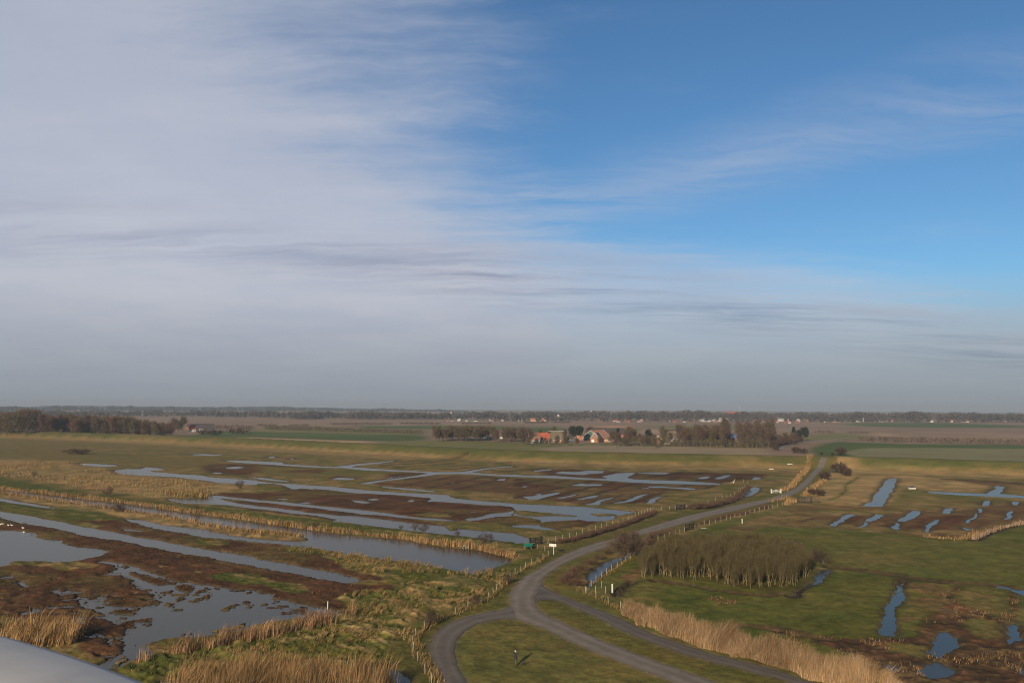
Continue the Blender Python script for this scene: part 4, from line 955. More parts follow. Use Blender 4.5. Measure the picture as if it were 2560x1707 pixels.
def bare_tree(seed, h, rad, clear, limbs, twigs, tl, tw, bark, leafm, tr=None, stems=1, egg=.62, up=.5):
    """a leafless broadleaf: trunk and limbs in one mesh, branchlets and twigs in another"""
    r = random.Random(seed); T, C = Sticks(), Sticks(); tips = []
    for s in range(stems):
        a = r.uniform(0, 2 * pi); off = Vector((cos(a), sin(a), 0)) * (0 if stems == 1 else r.uniform(.1, .45))
        hh = h * r.uniform(.82, 1.0) * .86; lean = Vector((cos(a), sin(a), 0)) * (r.uniform(.0, .10) * h * (1 if stems == 1 else 1.4))
        R = (tr or h * .018) * (1 if stems == 1 else .75)
        pts = [off]; n = 6
        for i in range(1, n + 1):
            t = i / n; pts.append(off + lean * t * t + Vector((r.gauss(0, .02), r.gauss(0, .02), 0)) * h + Vector((0, 0, hh * t)))
        for i in range(n): T.stick(pts[i], pts[i + 1], R * (1 - .85 * i / n), R * (1 - .85 * (i + 1) / n), 5)
        for k in range(limbs):
            t = clear + (1 - clear) * (k + r.random()) / limbs; q = min(n - 1, int(t * n)); p = pts[q].lerp(pts[q + 1], t * n - q)
            env = math.sin(min(1, max(0.08, (t - clear * .6) / (1.02 - clear * .6))) ** egg * pi) ** .6
            L = rad * (.35 + .75 * env) * r.uniform(.7, 1.1); a = r.uniform(0, 2 * pi)
            d = Vector((cos(a), sin(a), up + r.uniform(0, .7))).normalized()
            m = p + d * L * .5 + Vector((0, 0, -.02 * L)); e = m + (d + Vector((r.gauss(0, .15), r.gauss(0, .15), .35))).normalized() * L * .55
            T.stick(p, m, R * .42 * (1 - .6 * t), R * .26 * (1 - .5 * t), 3); T.stick(m, e, R * .26 * (1 - .5 * t), R * .08, 3)
            tips += [(p.lerp(m, .6), d), (m, d), (m.lerp(e, .5), d), (e, d), (e, d)]
        tips += [(pts[-1], Vector((0, 0, 1)))] * 3
    for k in range(twigs):
        p, d = tips[r.randrange(len(tips))]
        j = Vector((r.gauss(0, 1), r.gauss(0, 1), r.gauss(0, 1))) * tl * .45; q = p + j
        e = q + (d * .8 + Vector((r.gauss(0, .6), r.gauss(0, .6), r.gauss(.5, .5)))).normalized() * tl * r.uniform(.5, 1.4)
        C.sliver(q, e, tw * r.uniform(.6, 1.4), r)
    return T.mesh('trunk', bark), C.mesh('crown', leafm)

def evergreen(seed, h, rad, n, size, kind, m='needle'):
    r = random.Random(seed); T, C = Sticks(), Sticks()
    T.stick((0, 0, 0), (0, 0, h * .6), h * .025, h * .01, 6)
    lobes = [(Vector((r.gauss(0, .28) * rad, r.gauss(0, .28) * rad, h * r.uniform(.38, .82))), r.uniform(.45, .75) * rad) for _ in range(9)]
    for k in range(n):
        if kind == 'cone':
            t = r.random() ** .7; rr = rad * (1 - t) * (.75 + .35 * r.random()) + .2; a = r.uniform(0, 2 * pi)
            p = Vector((cos(a) * rr, sin(a) * rr, h * (.08 + .92 * t)))
            d = Vector((cos(a), sin(a), -.25))
        else:
            c, lr = lobes[r.randrange(9)]; d = Vector((r.gauss(0, 1), r.gauss(0, 1), r.gauss(0, 1))).normalized()
            p = c + d * lr * r.uniform(.55, 1.05); p.z = max(p.z, h * .10)
        q = p + (d + Vector((r.gauss(0, .5), r.gauss(0, .5), r.gauss(0, .5)))).normalized() * size * r.uniform(.6, 1.4)
        C.sliver(p, q, size * .8, r)
    return T.mesh('trunk', 'bark_dark'), C.mesh('crown', m)

def shrub_mesh(seed, h, rad, stems, twigs, tl, tw, bark, leafm):
    r = random.Random(seed); T, C = Sticks(), Sticks(); pts = []
    for k in range(stems):
        a = r.uniform(0, 2 * pi); q = r.random() ** .5
        b = Vector((cos(a), sin(a), 0)) * rad * .3 * q; e = Vector((cos(a), sin(a), 0)) * rad * q + Vector((0, 0, h * (.95 - .45 * q * q) * r.uniform(.75, 1.05)))
        m = b.lerp(e, .5) + Vector((0, 0, h * .12)); T.stick(b, m, .02 * h ** .5, .014 * h ** .5, 3); T.stick(m, e, .014 * h ** .5, .005, 3)
        pts += [(b.lerp(m, .6), e - b), (m, e - b), (m.lerp(e, .5), e - b), (e, e - b), (e, e - b)]
    for k in range(twigs):
        p, d = pts[r.randrange(len(pts))]
        q = p + Vector((r.gauss(0, .3), r.gauss(0, .3), r.gauss(0, .3))) * tl
        e = q + (d.normalized() * .6 + Vector((r.gauss(0, .6), r.gauss(0, .6), r.gauss(.2, .6)))).normalized() * tl * r.uniform(.5, 1.4)
        e.z = max(e.z, .02); C.sliver(q, e, tw * r.uniform(.6, 1.4), r)
    return T.mesh('stems', bark), C.mesh('twigs', leafm)

def plant(name, proto, loc, label, cat, group=None, rz=None, scale=1.0, pn=('trunk', 'crown'), sz=None):
    o = empty(name, loc, label, cat, group, RND.uniform(0, 6.28) if rz is None else rz, scale)
    if sz: o.scale = sz
    for n, me in zip(pn, proto): link(n, me, o)
    return o

def build_copse():
    protos = [bare_tree(100 + i, 5.0, 1.15, (.20, .34, .28, .42)[i % 4], 15, 1350, .60, .028, 'bark_pale', 'twig_olive', .050, 2 + i % 3, .8, 1.7) for i in range(7)]
    poly = gpoly('C 1195,1275 1190,1200 1240,1140 1420,1105 1700,1090 2352,1095 D 200,1100 340,1140 400,1200 350,1290 260,1345 130,1362 0,1362 C 2352,1378 2000,1350 1600,1290 1300,1265')
    pts = []
    lo, hi = poly.min(0), poly.max(0); tries = 0
    while len(pts) < 210 and tries < 12000:
        tries += 1
        p = rng.uniform(lo, hi)
        if sdf(p[None], poly)[0] < -.2 and all((p[0] - q[0]) ** 2 + (p[1] - q[1]) ** 2 > 1.05 for q in pts): pts.append(p)
    cx, cy = poly.mean(0)
    for i, p in enumerate(pts):
        edge = min(1, -sdf(p[None], poly)[0] / 3.0)
        wh = 'left' if p[0] < cx - 5 else ('right' if p[0] > cx + 5 else 'middle')
        lb = ('thin leafless tree in the %s third of the dense copse, ' % wh) + ('at its near edge' if p[1] < np.interp(p[0], [lo[0], hi[0]], [cy - 3.2, cy - 3.2]) else 'behind its front trunks')
        plant('copse_tree', protos[i % 7], (p[0], p[1], -.03), lb, 'tree', lb.replace('thin leafless tree', 'copse trees'), scale=(.70 + .30 * edge) * RND.uniform(.80, 1.14))
    pr = shrub_mesh(140, 2.6, 2.0, 26, 900, .6, .04, 'bark_dark', 'twig_dark')
    for k, (t, s, l) in enumerate((('D 440,1120', 1.0, 'dark low shrub at the back corner of the copse'), ('D 520,1135', .7, 'small dark shrub where two ditches meet behind the copse'))):
        q = gpoly(t)[0]; plant('shrub', pr, (q[0], q[1], 0), l, 'shrub', scale=s, pn=('stems', 'twigs'))
build_copse()

def build_shrubs():
    P_ = ('stems', 'twigs')
    big = shrub_mesh(150, 3.2, 2.4, 60, 5200, .6, .042, 'bark_dark', 'twig_brown')
    q = gpoly('C 1060,1065')[0]; plant('shrub', big, (q[0], q[1], 0), 'large round leafless shrub between the road and the ditch', 'shrub', pn=P_, scale=1.45)
    br = [shrub_mesh(160 + i, 1.5, 1.7, 30, 900, .5, .04, 'bark_dark', 'twig_red') for i in range(3)]
    # bramble thicket along the ditch
    for k, (t, s) in enumerate((('C 490,1315', .85), ('C 530,1290', .9), ('C 580,1245', .85), ('C 560,1340', .7), ('C 640,1200', .8), ('C 610,1335', .7), ('C 720,1145', .75), ('C 800,1095', .7), ('C 880,1045', .7))):
        q = gpoly(t)[0]; plant('bramble', br[k % 3], (q[0], q[1], 0), 'brown bramble clump on the bank between road and ditch', 'shrub', 'brambles on the ditch bank', scale=s, pn=P_)
    # brambles in the ditch by the left fence
    for k in range(26):
        t = k / 25; a = np.array([[440, 945], [560, 925], [700, 880], [860, 830], [1000, 790], [1120, 745], [1230, 705], [1310, 672]], float)
        f = t * 7; i = min(6, int(f)); c = a[i] + (a[i + 1] - a[i]) * (f - i)
        q = G(1280 + c[0] / 3.675, 1100 + c[1] / 3.675); plant('bramble', br[k % 3], (q[0], q[1], -.1), 'low brown bramble in the ditch between fence and road', 'shrub', 'brambles along the roadside ditch', scale=RND.uniform(.5, .75), pn=P_)
    for k in range(16):
        t = k / 15; a = np.array([[1670, 625], [1760, 618], [1880, 598], [2000, 568], [2090, 520], [2170, 445]], float)
        f = t * 5; i = min(4, int(f)); c = a[i] + (a[i + 1] - a[i]) * (f - i)
        q = G(1280 + c[0] / 3.675, 1100 + c[1] / 3.675); plant('bramble', br[k % 3], (q[0], q[1], -.1), 'low brown bramble beside the far stretch of fence and its ditch', 'shrub', 'brambles by the far fence', scale=RND.uniform(.7, 1.0), pn=P_)
    for k in range(16):
        t = k / 15; a = np.array([[1680, 785], [1850, 745], [2000, 705], [2150, 675], [2300, 635], [2352, 620]], float)
        f = t * 5; i = min(4, int(f)); c = a[i] + (a[i + 1] - a[i]) * (f - i)
        q = G(1280 + c[0] / 3.675, 1100 + c[1] / 3.675); plant('bramble', br[k % 3], (q[0], q[1], -.05), 'low brown bramble behind the right-hand roadside fence', 'shrub', 'brambles behind the right-hand fence', scale=RND.uniform(.5, .7), pn=P_)
    for k, t in enumerate(('C 1290,905', 'C 1360,885', 'C 1430,870', 'C 1250,950')):
        q = gpoly(t)[0]; plant('bramble', br[k % 3], (q[0], q[1], 0), 'brown bramble between the large round shrub and the black gate', 'shrub', 'brambles by the right-hand ditch', scale=.85, pn=P_)
    thin = [shrub_mesh(170 + i, 2.0, 1.0, 14, 420, .5, .035, 'bark_dark', 'twig_dark') for i in range(2)]
    one = [('F 1600,945', 1.15, 'dark leafless shrub at the bend of the fence, above the loop road'), ('F 2010,760', .85, 'small brown shrub by the fence left of the junction'),
           ('F 2320,560', .8, 'brown shrub at the fence just left of the road junction'), ('B 1540,855', 1.15, 'wide shrub on the grassy bank between two channels'),
           ('B 1460,830', .9, 'slim shrub beside the wide one on the grassy bank'), ('B 1335,825', .6, 'tiny leftmost shrub on the grassy bank'), ('B 1850,895', .8, 'middle shrub of those on the grassy bank'),
           ('B 2090,955', 1.2, 'upright shrub on the bank nearest the black gate'), ('B 2155,925', .8, 'thin shrub on the channel edge nearest the teal trough'),
           ('A 995,515', 1.5, 'lone dark shrub on the tan bank of the broad channel'), ('A 1810,665', 1.0, 'small dark shrub in the reed fringe of the broad channel'), ('A 2205,445', 1.5, 'dark round bush among tan grass in the far marsh'),
           ('A 315,338', 1.2, 'low dark bush at the far left of the marsh'), ('B 555,815', .9, 'small dark shrub at the water line of the reed fringe')]
    for k, (t, s, l) in enumerate(one):
        q = gpoly(t)[0]; plant('shrub', thin[k % 2], (q[0], q[1], .0), l, 'shrub', scale=s, pn=P_)
    q = gpoly('A 1100,655')[0]
    plant('shrub', shrub_mesh(180, 1.9, 2.3, 30, 1000, .55, .045, 'bark_dark', 'twig_dark'), (q[0], q[1], 0), 'broad dark bush on the spit between two channels', 'shrub', pn=P_)
    far = shrub_mesh(190, 3.2, 2.6, 26, 800, .9, .13, 'bark_dark', 'twig_dark')
    for k, (t, s, l) in enumerate((('P 2098,1182', 2.0, 'largest dark bush on the dike slope right of the road'), ('P 2112,1186', 1.5, 'dark bush beside the largest one on the dike slope'), ('P 2120,1190', 1.2, 'rightmost dark bush on the dike slope'),
                                   ('P 2063,1200', 1.5, 'dark bush close to the road on the dike slope'), ('P 2030,1236', .9, 'low bush above the ramped black gate'), ('P 2051,1240', 1.0, 'pale leafless bush at the end of the ramped gate'),
                                   ('P 1941,1125.5', 1.5, 'reddish bush at the dike crest left of the road bend'), ('P 1990,1133', 1.8, 'round dark bush on the dike crest, left of a pair'), ('P 2008,1134', 1.5, 'round dark bush on the dike crest, right of a pair'),
                                   ('P 2054,1137', .8, 'small bush at the crest where the road goes over'), ('P 2082,1139', .9, 'small dark bush just right of the road at the crest'), ('P 2103,1139', 2.2, 'tall thin bush at the crest right of the road'))):
        a, b = px(t)[0]; p = on_land([a], [b])[0]; plant('shrub', far, (p[0], p[1], p[2] - .1), l, 'shrub', scale=s * .68, pn=P_)
    for k, (t, l) in enumerate((('A 715,128', 'dark low thicket on the far left meadow'),)):
        q = gpoly(t)[0]; plant('shrub', far, (q[0], q[1], 0), l, 'shrub', pn=P_, sz=(3.2, 2.0, .9))
build_shrubs()
# ------------------------------------------------------------------ fences, gates, signs
def build_fences():
    def fence(label, pts, sp=None, hgt=1.05, wires=2, rad=.036, group=None, extra=None):
        """posts at the traced feet, wire strung between them"""
        W_ = [Vector((p[0], p[1], terr(p[0], p[1]))) for p in pts]
        c = W_[0]; root = empty('fence', c, label, 'fence', group)
        m = MB()
        m.bar((0, 0, -.15), (0, 0, hgt - .04), rad, rad * .92, 8); m.bar((0, 0, hgt - .04), (0, 0, hgt), rad * .92, rad * .5, 8)
        me = m.mesh('post', 'post_wood', smooth=False)
        tops = []
        for p in W_:
            o = link('post', me, root, p - c); k = RND.uniform(.9, 1.12); o.scale = (1, 1, k)
            o.rotation_euler = (RND.gauss(0, .035), RND.gauss(0, .035), RND.uniform(0, 6)); tops.append(p - c)
        for j in range(wires):
            w = MB(); z = hgt * (.88 - .38 * j)
            for a, b in zip(tops[:-1], tops[1:]):
                if (b - a).length < 14: w.bar(a + Vector((0, 0, z)), b + Vector((0, 0, z)), .006, n=3, cap=False)
            w.obj('wire', 'wire', parent=root)
        return root
    def L(t): return [tuple(q) for q in gpoly(t)]
    fence('white post fence along the left road edge round the bend', L('F 1612,1465 1553,1385 1488,1270 1441,1190 1440,1110 1470,1040 1548,975 1670,888 1830,838 1945,795 2066,745 2138,705 2178,665 2210,625 2243,585 2334,515 G 27,475 82,445 126,415 180,388 231,362 286,330 335,305'))
    fence('white post fence along the left of the road beyond the sign', L('G 330,190 402,170 465,155 530,135 591,125 648,100 708,80 765,62 822,45 872,28 925,15 C 975,768 1020,752 1066,738 1101,724 1132,710 1164,697 1190,684 1219,675 1246,660 1273,652 1297,635 1371,645 1447,638 1500,632'))
    fence('far white post fence from the small black gate to the canal end', L('C 1600,622 1658,612 1731,605 1800,575 1870,553 1930,537 1975,527 2010,520 2045,505 2080,490 2100,470 2118,455 2140,430 2160,412 2170,400 2125,388'))
    fence('white post fence on the ditch edge in front of the copse', L('G 680,650 728,580 771,540 824,498 870,478 915,440 966,410 1004,385 1046,360 1085,325 1130,303 1166,275 1200,240'))
    fence('short row of white posts from the copse ditch to the dark gate', L('C 1342,920 1398,905 1449,892 1500,875 1543,860 1585,845'))
    fence('white post fence on the right of the road beyond the dark gate', L('C 1680,815 1718,795 1766,780 1815,778 1866,765 1920,750 1973,735 2010,730 2048,710 2095,710 2143,695 2186,675 2230,668 2272,655 2318,640 D 3,640 45,625 87,610 130,605 165,595'))
    fence('low row of posts beside the reeds and dark path', L('G 680,650 770,690 885,750 995,795 1107,810'), wires=1)
    fence('small pen of white posts at the head of the copse ditch', L('G 767,640 823,600 857,650'), wires=1)
    fence('three white posts round the teal trough', L('P 1310.5,1370 1328.5,1371 1343,1371.5 1362.5,1378'), hgt=.95, wires=0)
    def post(t, h, w, label):
        q = gpoly(t)[0]; m = MB(); m.bar((0, 0, -.2), (0, 0, h - .05), w, w * .95, 8).bar((0, 0, h - .05), (0, 0, h), w * .95, w * .6, 8)
        o = m.obj('post', 'white_paint'); o.location = (q[0], q[1], terr(*q)); tag(o, label, 'post')
    post('G 922,635', 1.25, .13, 'thick white post standing alone by the copse ditch')
    post('F 659,778', .9, .07, 'lone white post in the brown flat beside the shallow pool')
    post('C 2115,765', 1.15, .11, 'thick pale post standing alone in the pasture right of the road')
    # black gates
    def gate(t, label, w_rails=4, h=1.25, mt='black_wood', brace=True, rh=.085):
        a, b = gpoly(t); A = Vector((*a, terr(*a))); B = Vector((*b, terr(*b)))
        d = (B - A); Ln = d.length; root = empty('gate', A, label, 'gate', rz=math.atan2(d.y, d.x))
        for k in (0, 1):
            MB().box(-.11, -.11, -.2, .11, .11, h + .22).obj('gate_post', mt, parent=root, loc=(k * Ln, 0, 0))
        for k in range(w_rails):
            z = .22 + (h - .28) * k / (w_rails - 1)
            MB().box(.13, -.03, z - rh, Ln - .13, .03, z + rh).obj('rail', mt, parent=root)
        for x in (.25, Ln / 2, Ln - .25):
            MB().box(x - .09, .035, .12, x + .09, .075, h).obj('stile', mt, parent=root)
        if brace:
            MB().beam((.3, -.05, .25), (Ln / 2, -.05, h - .1), .035, .13).obj('brace', mt, parent=root)
            MB().beam((Ln - .3, -.05, .25), (Ln / 2, -.05, h - .1), .035, .13).obj('brace', mt, parent=root)
        return root, A, B
    gate('P 1325,1364 1354.6,1359.5', 'black wooden gate beside the white sign and teal trough', 4, 1.45)
    gate('P 1691.5,1275.5 1712.5,1273.5', 'black wooden gate on the left of the road, halfway to the dike', 4, 1.35)
    gate('P 1713.5,1328 1734.5,1322.5', 'black wooden gate on the right of the road above the copse', 4, 1.45)
    r, A, B = gate('P 1993.5,1256.5 2029,1257.5', 'long black gate with a sloping side rail at the foot of the dike', 4, 1.7)
    q = gpoly('P 2050,1258')[0]; u = Vector((*q, 0)) - A; rz = r.rotation_euler.z
    loc = Matrix.Rotation(-rz, 3, 'Z') @ u; e = Matrix.Rotation(-rz, 3, 'Z') @ (B - A)
    for z0, z1 in ((1.55, .7), (.95, .35)): MB().beam((e.x + .1, 0, z0), (loc.x, loc.y, z1), .06, .18).obj('side_rail', 'black_wood', parent=r)
    MB().box(-.1, -.1, -.2, .1, .1, .8).obj('gate_post', 'black_wood', parent=r, loc=(loc.x, loc.y, 0))
    gate('P 1928,1233 1952.5,1232.5', 'white tubular gate at the left road edge near the dike', 3, 1.2, 'white_paint', rh=.035)
    # sign board on a post
    q = gpoly('P 1384.5,1386.2')[0]; rt = empty('sign', (q[0], q[1], 0), 'white three-panel sign board on a wooden post beside the road', 'sign', rz=radians(-24), scale=.88)
    MB().box(-.09, -.06, -.2, .07, .06, 2.25).obj('post', 'post_wood', parent=rt)
    for x0, x1 in ((-.98, -.74), (-.70, .22), (.27, .58)):
        bd = MB().box(x0, -.10, 1.72, x1, -.062, 2.32).obj('board', 'white_paint', parent=rt)
    MB().beam((-1.0, -.03, 1.95), (.6, -.03, 1.95), .05, .08).obj('crossbar', 'post_wood', parent=rt)
    # teal trough
    q = gpoly('P 1320,1371.8')[0]; rt = empty('trough', (q[0], q[1], 0), 'teal green trough on reddish legs beside the black gate', 'trough', rz=radians(8))
    m = MB(); a, b = .88, .66
    m.add([(-b, -.25, .42), (b, -.25, .42), (b, .25, .42), (-b, .25, .42), (-a, -.42, 1.0), (a, -.42, 1.0), (a, .42, 1.0), (-a, .42, 1.0)], [(0, 3, 2, 1), (0, 1, 5, 4), (1, 2, 6, 5), (2, 3, 7, 6), (3, 0, 4, 7)])
    m.obj('tub', 'teal_paint', parent=rt)
    m = MB(); a = .92
    for s in (-1, 1):
        m.box(-a, s * .44 - .04, .97, a, s * .44 + .04, 1.05); m.box(s * .9 - .04, -.39, .97, s * .9 + .04, .39, 1.05)
    m.obj('rim', 'teal_paint', parent=rt)
    for sx in (-1, 1):
        for sy in (-1, 1): MB().beam((sx * .62, sy * .24, -.1), (sx * .56, sy * .2, .44), .08, .08).obj('leg', 'rust_wood', parent=rt)
    MB().box(-.03, -.38, .55, .03, .38, .98).obj('divider', 'teal_paint', parent=rt)
    # small white boards and other bits lying about
    def slab(t, w, d, h, label, mt='white_paint', name='board', rz=0.0, cat='board'):
        a, b = px(t)[0]; p = on_land([a], [b])[0]
        m = MB(); m.box(-w / 2, -d / 2, 0, w / 2, d / 2, h)
        o = m.obj(name, mt); o.location = (p[0], p[1], p[2] + .02); o.rotation_euler.z = rz
        tag(o, label, cat)
    slab('C 1760,812', 1.3, .3, .08, 'white plank lying in the grass by the right-hand black gate', rz=radians(12))
    slab('P 1974.5,1161', 2.6, .4, .28, 'white board on the dike slope left of the road, upper of two', rz=.1)
    slab('P 1928,1173', 2.0, .4, .25, 'white board on the dike slope left of the road, lower of two', rz=-.1)
    # wind-shelter for birds on the right marsh
    q = gpoly('D 1325,450')[0]; rt = empty('crate', (q[0], q[1], 0), 'grey weathered crate in the grass beyond the blue canal', 'crate', rz=.3)
    MB().box(-1.1, -.5, .0, 1.1, .5, .65).obj('box', 'grey_wall', parent=rt); MB().add([(-1.2, -.6, .66), (1.2, -.6, .66), (1.2, .6, 1.0), (-1.2, .6, 1.0)], [(0, 1, 2, 3)]).box(-1.2, .5, .66, 1.2, .56, .98).obj('lid', 'dark_tile', parent=rt)
    # bleached driftwood
    q = gpoly('C 2035,398')[0]; m = MB(); m.bar((0, 0, -.2), (.25, 0, 1.3), .22, .16).bar((.25, 0, 1.3), (.9, .1, 2.2), .16, .06).bar((.2, 0, 1.0), (-.9, 0, .4), .16, .08).bar((-.9, 0, .4), (-1.6, .1, .05), .08, .05).bar((.25, 0, 1.2), (.7, -.2, .6), .1, .05)
    o = m.obj('driftwood', 'post_wood'); o.scale = (.75, .75, .75); o.location = (q[0], q[1], 0); tag(o, 'bleached forked driftwood at the end of the creek', 'driftwood')
    # culvert mouth
    q = gpoly('B 1918,985')[0]; m = MB(); n = 14
    for i in range(n):
        a0, a1 = 2 * pi * i / n, 2 * pi * (i + 1) / n
        P = lambda a, r, y: (cos(a) * r, y, .12 + sin(a) * r)
        m.add([P(a0, .38, -.5), P(a1, .38, -.5), P(a1, .38, 1.2), P(a0, .38, 1.2)], [(0, 1, 2, 3)]); m.add([P(a0, .30, -.5), P(a1, .30, -.5), P(a1, .30, 1.2), P(a0, .30, 1.2)], [(3, 2, 1, 0)])
        m.add([P(a0, .30, -.5), P(a1, .30, -.5), P(a1, .38, -.5), P(a0, .38, -.5)], [(0, 1, 2, 3)])
    o = m.obj('culvert', 'concrete'); o.location = (q[0], q[1] - .3, 0); tag(o, 'round culvert mouth in the reed bank of the broad channel', 'culvert')
build_fences()

# ------------------------------------------------------------------ a walker, a dog and birds
def skin_mesh(name, joints, bones, radii, mats, pick, sub=2):
    me = bpy.data.meshes.new(name); me.from_pydata(joints, bones, [])
    o = link(name, me); sk = o.modifiers.new('skin', 'SKIN'); sb = o.modifiers.new('sub', 'SUBSURF'); sb.levels = sb.render_levels = sub
    for i, r in enumerate(radii): me.skin_vertices[0].data[i].radius = r if isinstance(r, tuple) else (r, r)
    me.skin_vertices[0].data[0].use_root = True
    dg = bpy.context.evaluated_depsgraph_get(); ev = bpy.data.meshes.new_from_object(o.evaluated_get(dg))
    bpy.data.objects.remove(o); bpy.data.meshes.remove(me); ev.name = name
    ev.materials.clear()
    for m in mats: ev.materials.append(M[m])
    for p in ev.polygons: p.material_index = pick(p.center); p.use_smooth = True
    return ev
def build_life():
    q = gpoly('P 1289,1664')[0]
    p = empty('person', (q[0], q[1], .0), 'person in a dark coat and hat standing on the grass island', 'person', rz=radians(-72))
    # faces -y in its own frame, hands in the coat pockets
    J = [(0, 0, .95), (0, .01, 1.12), (0, .02, 1.33), (0, .01, 1.46), (0, -.015, 1.54), (0, -.03, 1.63), (0, -.02, 1.72),
         (.17, .015, 1.40), (.25, .05, 1.14), (.20, -.08, .96), (.165, -.15, .95), (-.17, .015, 1.40), (-.25, .05, 1.14), (-.20, -.08, .96), (-.165, -.15, .95),
         (.095, 0, .88), (.105, -.03, .50), (.11, .02, .10), (.115, -.10, .045), (.12, -.17, .035), (-.095, 0, .88), (-.10, .03, .50), (-.105, .10, .11), (-.11, -.02, .045), (-.115, -.09, .035)]
    Bn = [(0, 1), (1, 2), (2, 3), (3, 4), (4, 5), (5, 6), (2, 7), (7, 8), (8, 9), (9, 10), (2, 11), (11, 12), (12, 13), (13, 14), (0, 15), (15, 16), (16, 17), (17, 18), (18, 19), (0, 20), (20, 21), (21, 22), (22, 23), (23, 24)]
    Rr = [(.20, .14), (.19, .14), (.20, .13), (.075, .075), (.06, .065), (.085, .105), (.07, .085), .085, .065, .055, .05, .085, .065, .055, .05, .11, .075, .052, .05, .04, .11, .075, .052, .05, .04]
    def pick(c): return 0 if .72 < c.z < 1.47 else (1 if c.z <= .72 and c.z > .11 else (2 if c.z <= .11 else 3))
    link('body', skin_mesh('body', J, Bn, Rr, ('jacket', 'trousers', 'shoe', 'skin'), pick), p)
    # coat skirt, hat, nose and eyes
    m = MB(); n = 16; rows = [(1.02, .205, .15), (.86, .225, .17), (.70, .235, .185)]
    for k, (z, rx, ry) in enumerate(rows):
        for i in range(n): m.V.append((cos(2 * pi * i / n) * rx, sin(2 * pi * i / n) * ry, z))
        if k:
            for i in range(n): m.F.append(((k - 1) * n + i, (k - 1) * n + (i + 1) % n, k * n + (i + 1) % n, k * n + i)); m.m.append(0)
    m.obj('coat_skirt', 'jacket', parent=p, smooth=True)
    m = MB(); rows = [(1.665, .112, .135), (1.70, .118, .140), (1.77, .105, .12), (1.82, .06, .07), (1.833, .004, .004)]
    for k, (z, rx, ry) in enumerate(rows):
        for i in range(n): m.V.append((cos(2 * pi * i / n) * rx, -.02 + sin(2 * pi * i / n) * ry, z))
        if k:
            for i in range(n): m.F.append(((k - 1) * n + i, (k - 1) * n + (i + 1) % n, k * n + (i + 1) % n, k * n + i)); m.m.append(0)
    m.obj('hat', 'jacket', parent=p, smooth=True)
    MB().bar((0, -.118, 1.60), (0, -.15, 1.575), .018, .014, 6).obj('nose', 'skin', parent=p)
    for s in (-1, 1): MB().box(s * .035 - .012, -.128, 1.615, s * .035 + .012, -.118, 1.63).obj('eye', 'shoe', parent=p)
    # small dog
    q = gpoly('P 1308,1663')[0]; d = empty('dog', (q[0], q[1], 0), 'small dark dog with a pale chest beside the standing person', 'dog', rz=radians(120))
    J = [(0, .12, .27), (0, 0, .28), (0, -.14, .29), (0, -.20, .37), (0, -.25, .43), (0, -.33, .41), (0, .19, .33), (0, .25, .42),
         (.05, -.13, .20), (.05, -.12, .11), (.05, -.14, .02), (-.05, -.13, .20), (-.05, -.12, .11), (-.05, -.14, .02), (.05, .12, .20), (.05, .17, .11), (.05, .14, .02), (-.05, .12, .20), (-.05, .17, .11), (-.05, .14, .02)]
    Bn = [(0, 1), (1, 2), (2, 3), (3, 4), (4, 5), (0, 6), (6, 7), (2, 8), (8, 9), (9, 10), (2, 11), (11, 12), (12, 13), (0, 14), (14, 15), (15, 16), (0, 17), (17, 18), (18, 19)]
    Rr = [.075, .08, .095, .06, .065, .03, .02, .01] + [.04, .024, .022] * 4
    link('body', skin_mesh('body', J, Bn, Rr, ('dog_dark', 'feather'), lambda c: 1 if c.y < -.17 and c.z < .36 else 0), d)
    for s in (-1, 1): MB().add([(s * .03, -.24, .48), (s * .075, -.22, .46), (s * .06, -.21, .38), (s * .05, -.235, .43)], [(0, 1, 3), (1, 2, 3), (0, 3, 2), (0, 2, 1)]).obj('ear', 'dog_dark', parent=d)
    # white birds by the broad pond
    J = [(0, .0, .22), (0, -.16, .26), (0, -.24, .40), (0, -.25, .52), (0, -.30, .56), (0, .22, .25), (0, .36, .27)]
    Bn = [(0, 1), (1, 2), (2, 3), (3, 4), (0, 5), (5, 6)]
    bird = skin_mesh('body', J, Bn, [(.14, .15), .11, .045, .04, .05, (.10, .09), .025], ('feather',), lambda c: 0)
    beak = MB().bar((0, -.33, .555), (0, -.43, .535), .022, .008, 6).mesh('beak', 'orange_beak')
    leg = MB().bar((0, 0, -.05), (0, 0, .14), .014, .014, 5).mesh('leg', 'orange_beak')
    for k, (t, l, z) in enumerate((('A 5,782', 'white bird on the pond bank, cut by the picture edge', 0), ('A 26,778', 'white bird on the pond bank, second from the picture edge', 0), ('A 76,791', 'white bird on the pond bank, left of a close pair', 0), ('A 108,791', 'white bird on the pond bank, right of a close pair', 0),
                                   ('A 211,815', 'white bird at the very edge of the brown pond bank', 0), ('A 224,842', 'white bird swimming on the broad pond close to the bank', 1))):
        q = gpoly(t)[0]; o = empty('bird', (q[0], q[1], -.27 if z else .03), l, 'bird', 'white birds by the broad pond', rz=RND.uniform(-2.6, -.6), scale=.9)
        link('body', bird, o); link('beak', beak, o)
        if not z:
            for s in (-1, 1): link('leg', leg, o, (s * .05, .02, 0))
build_life()

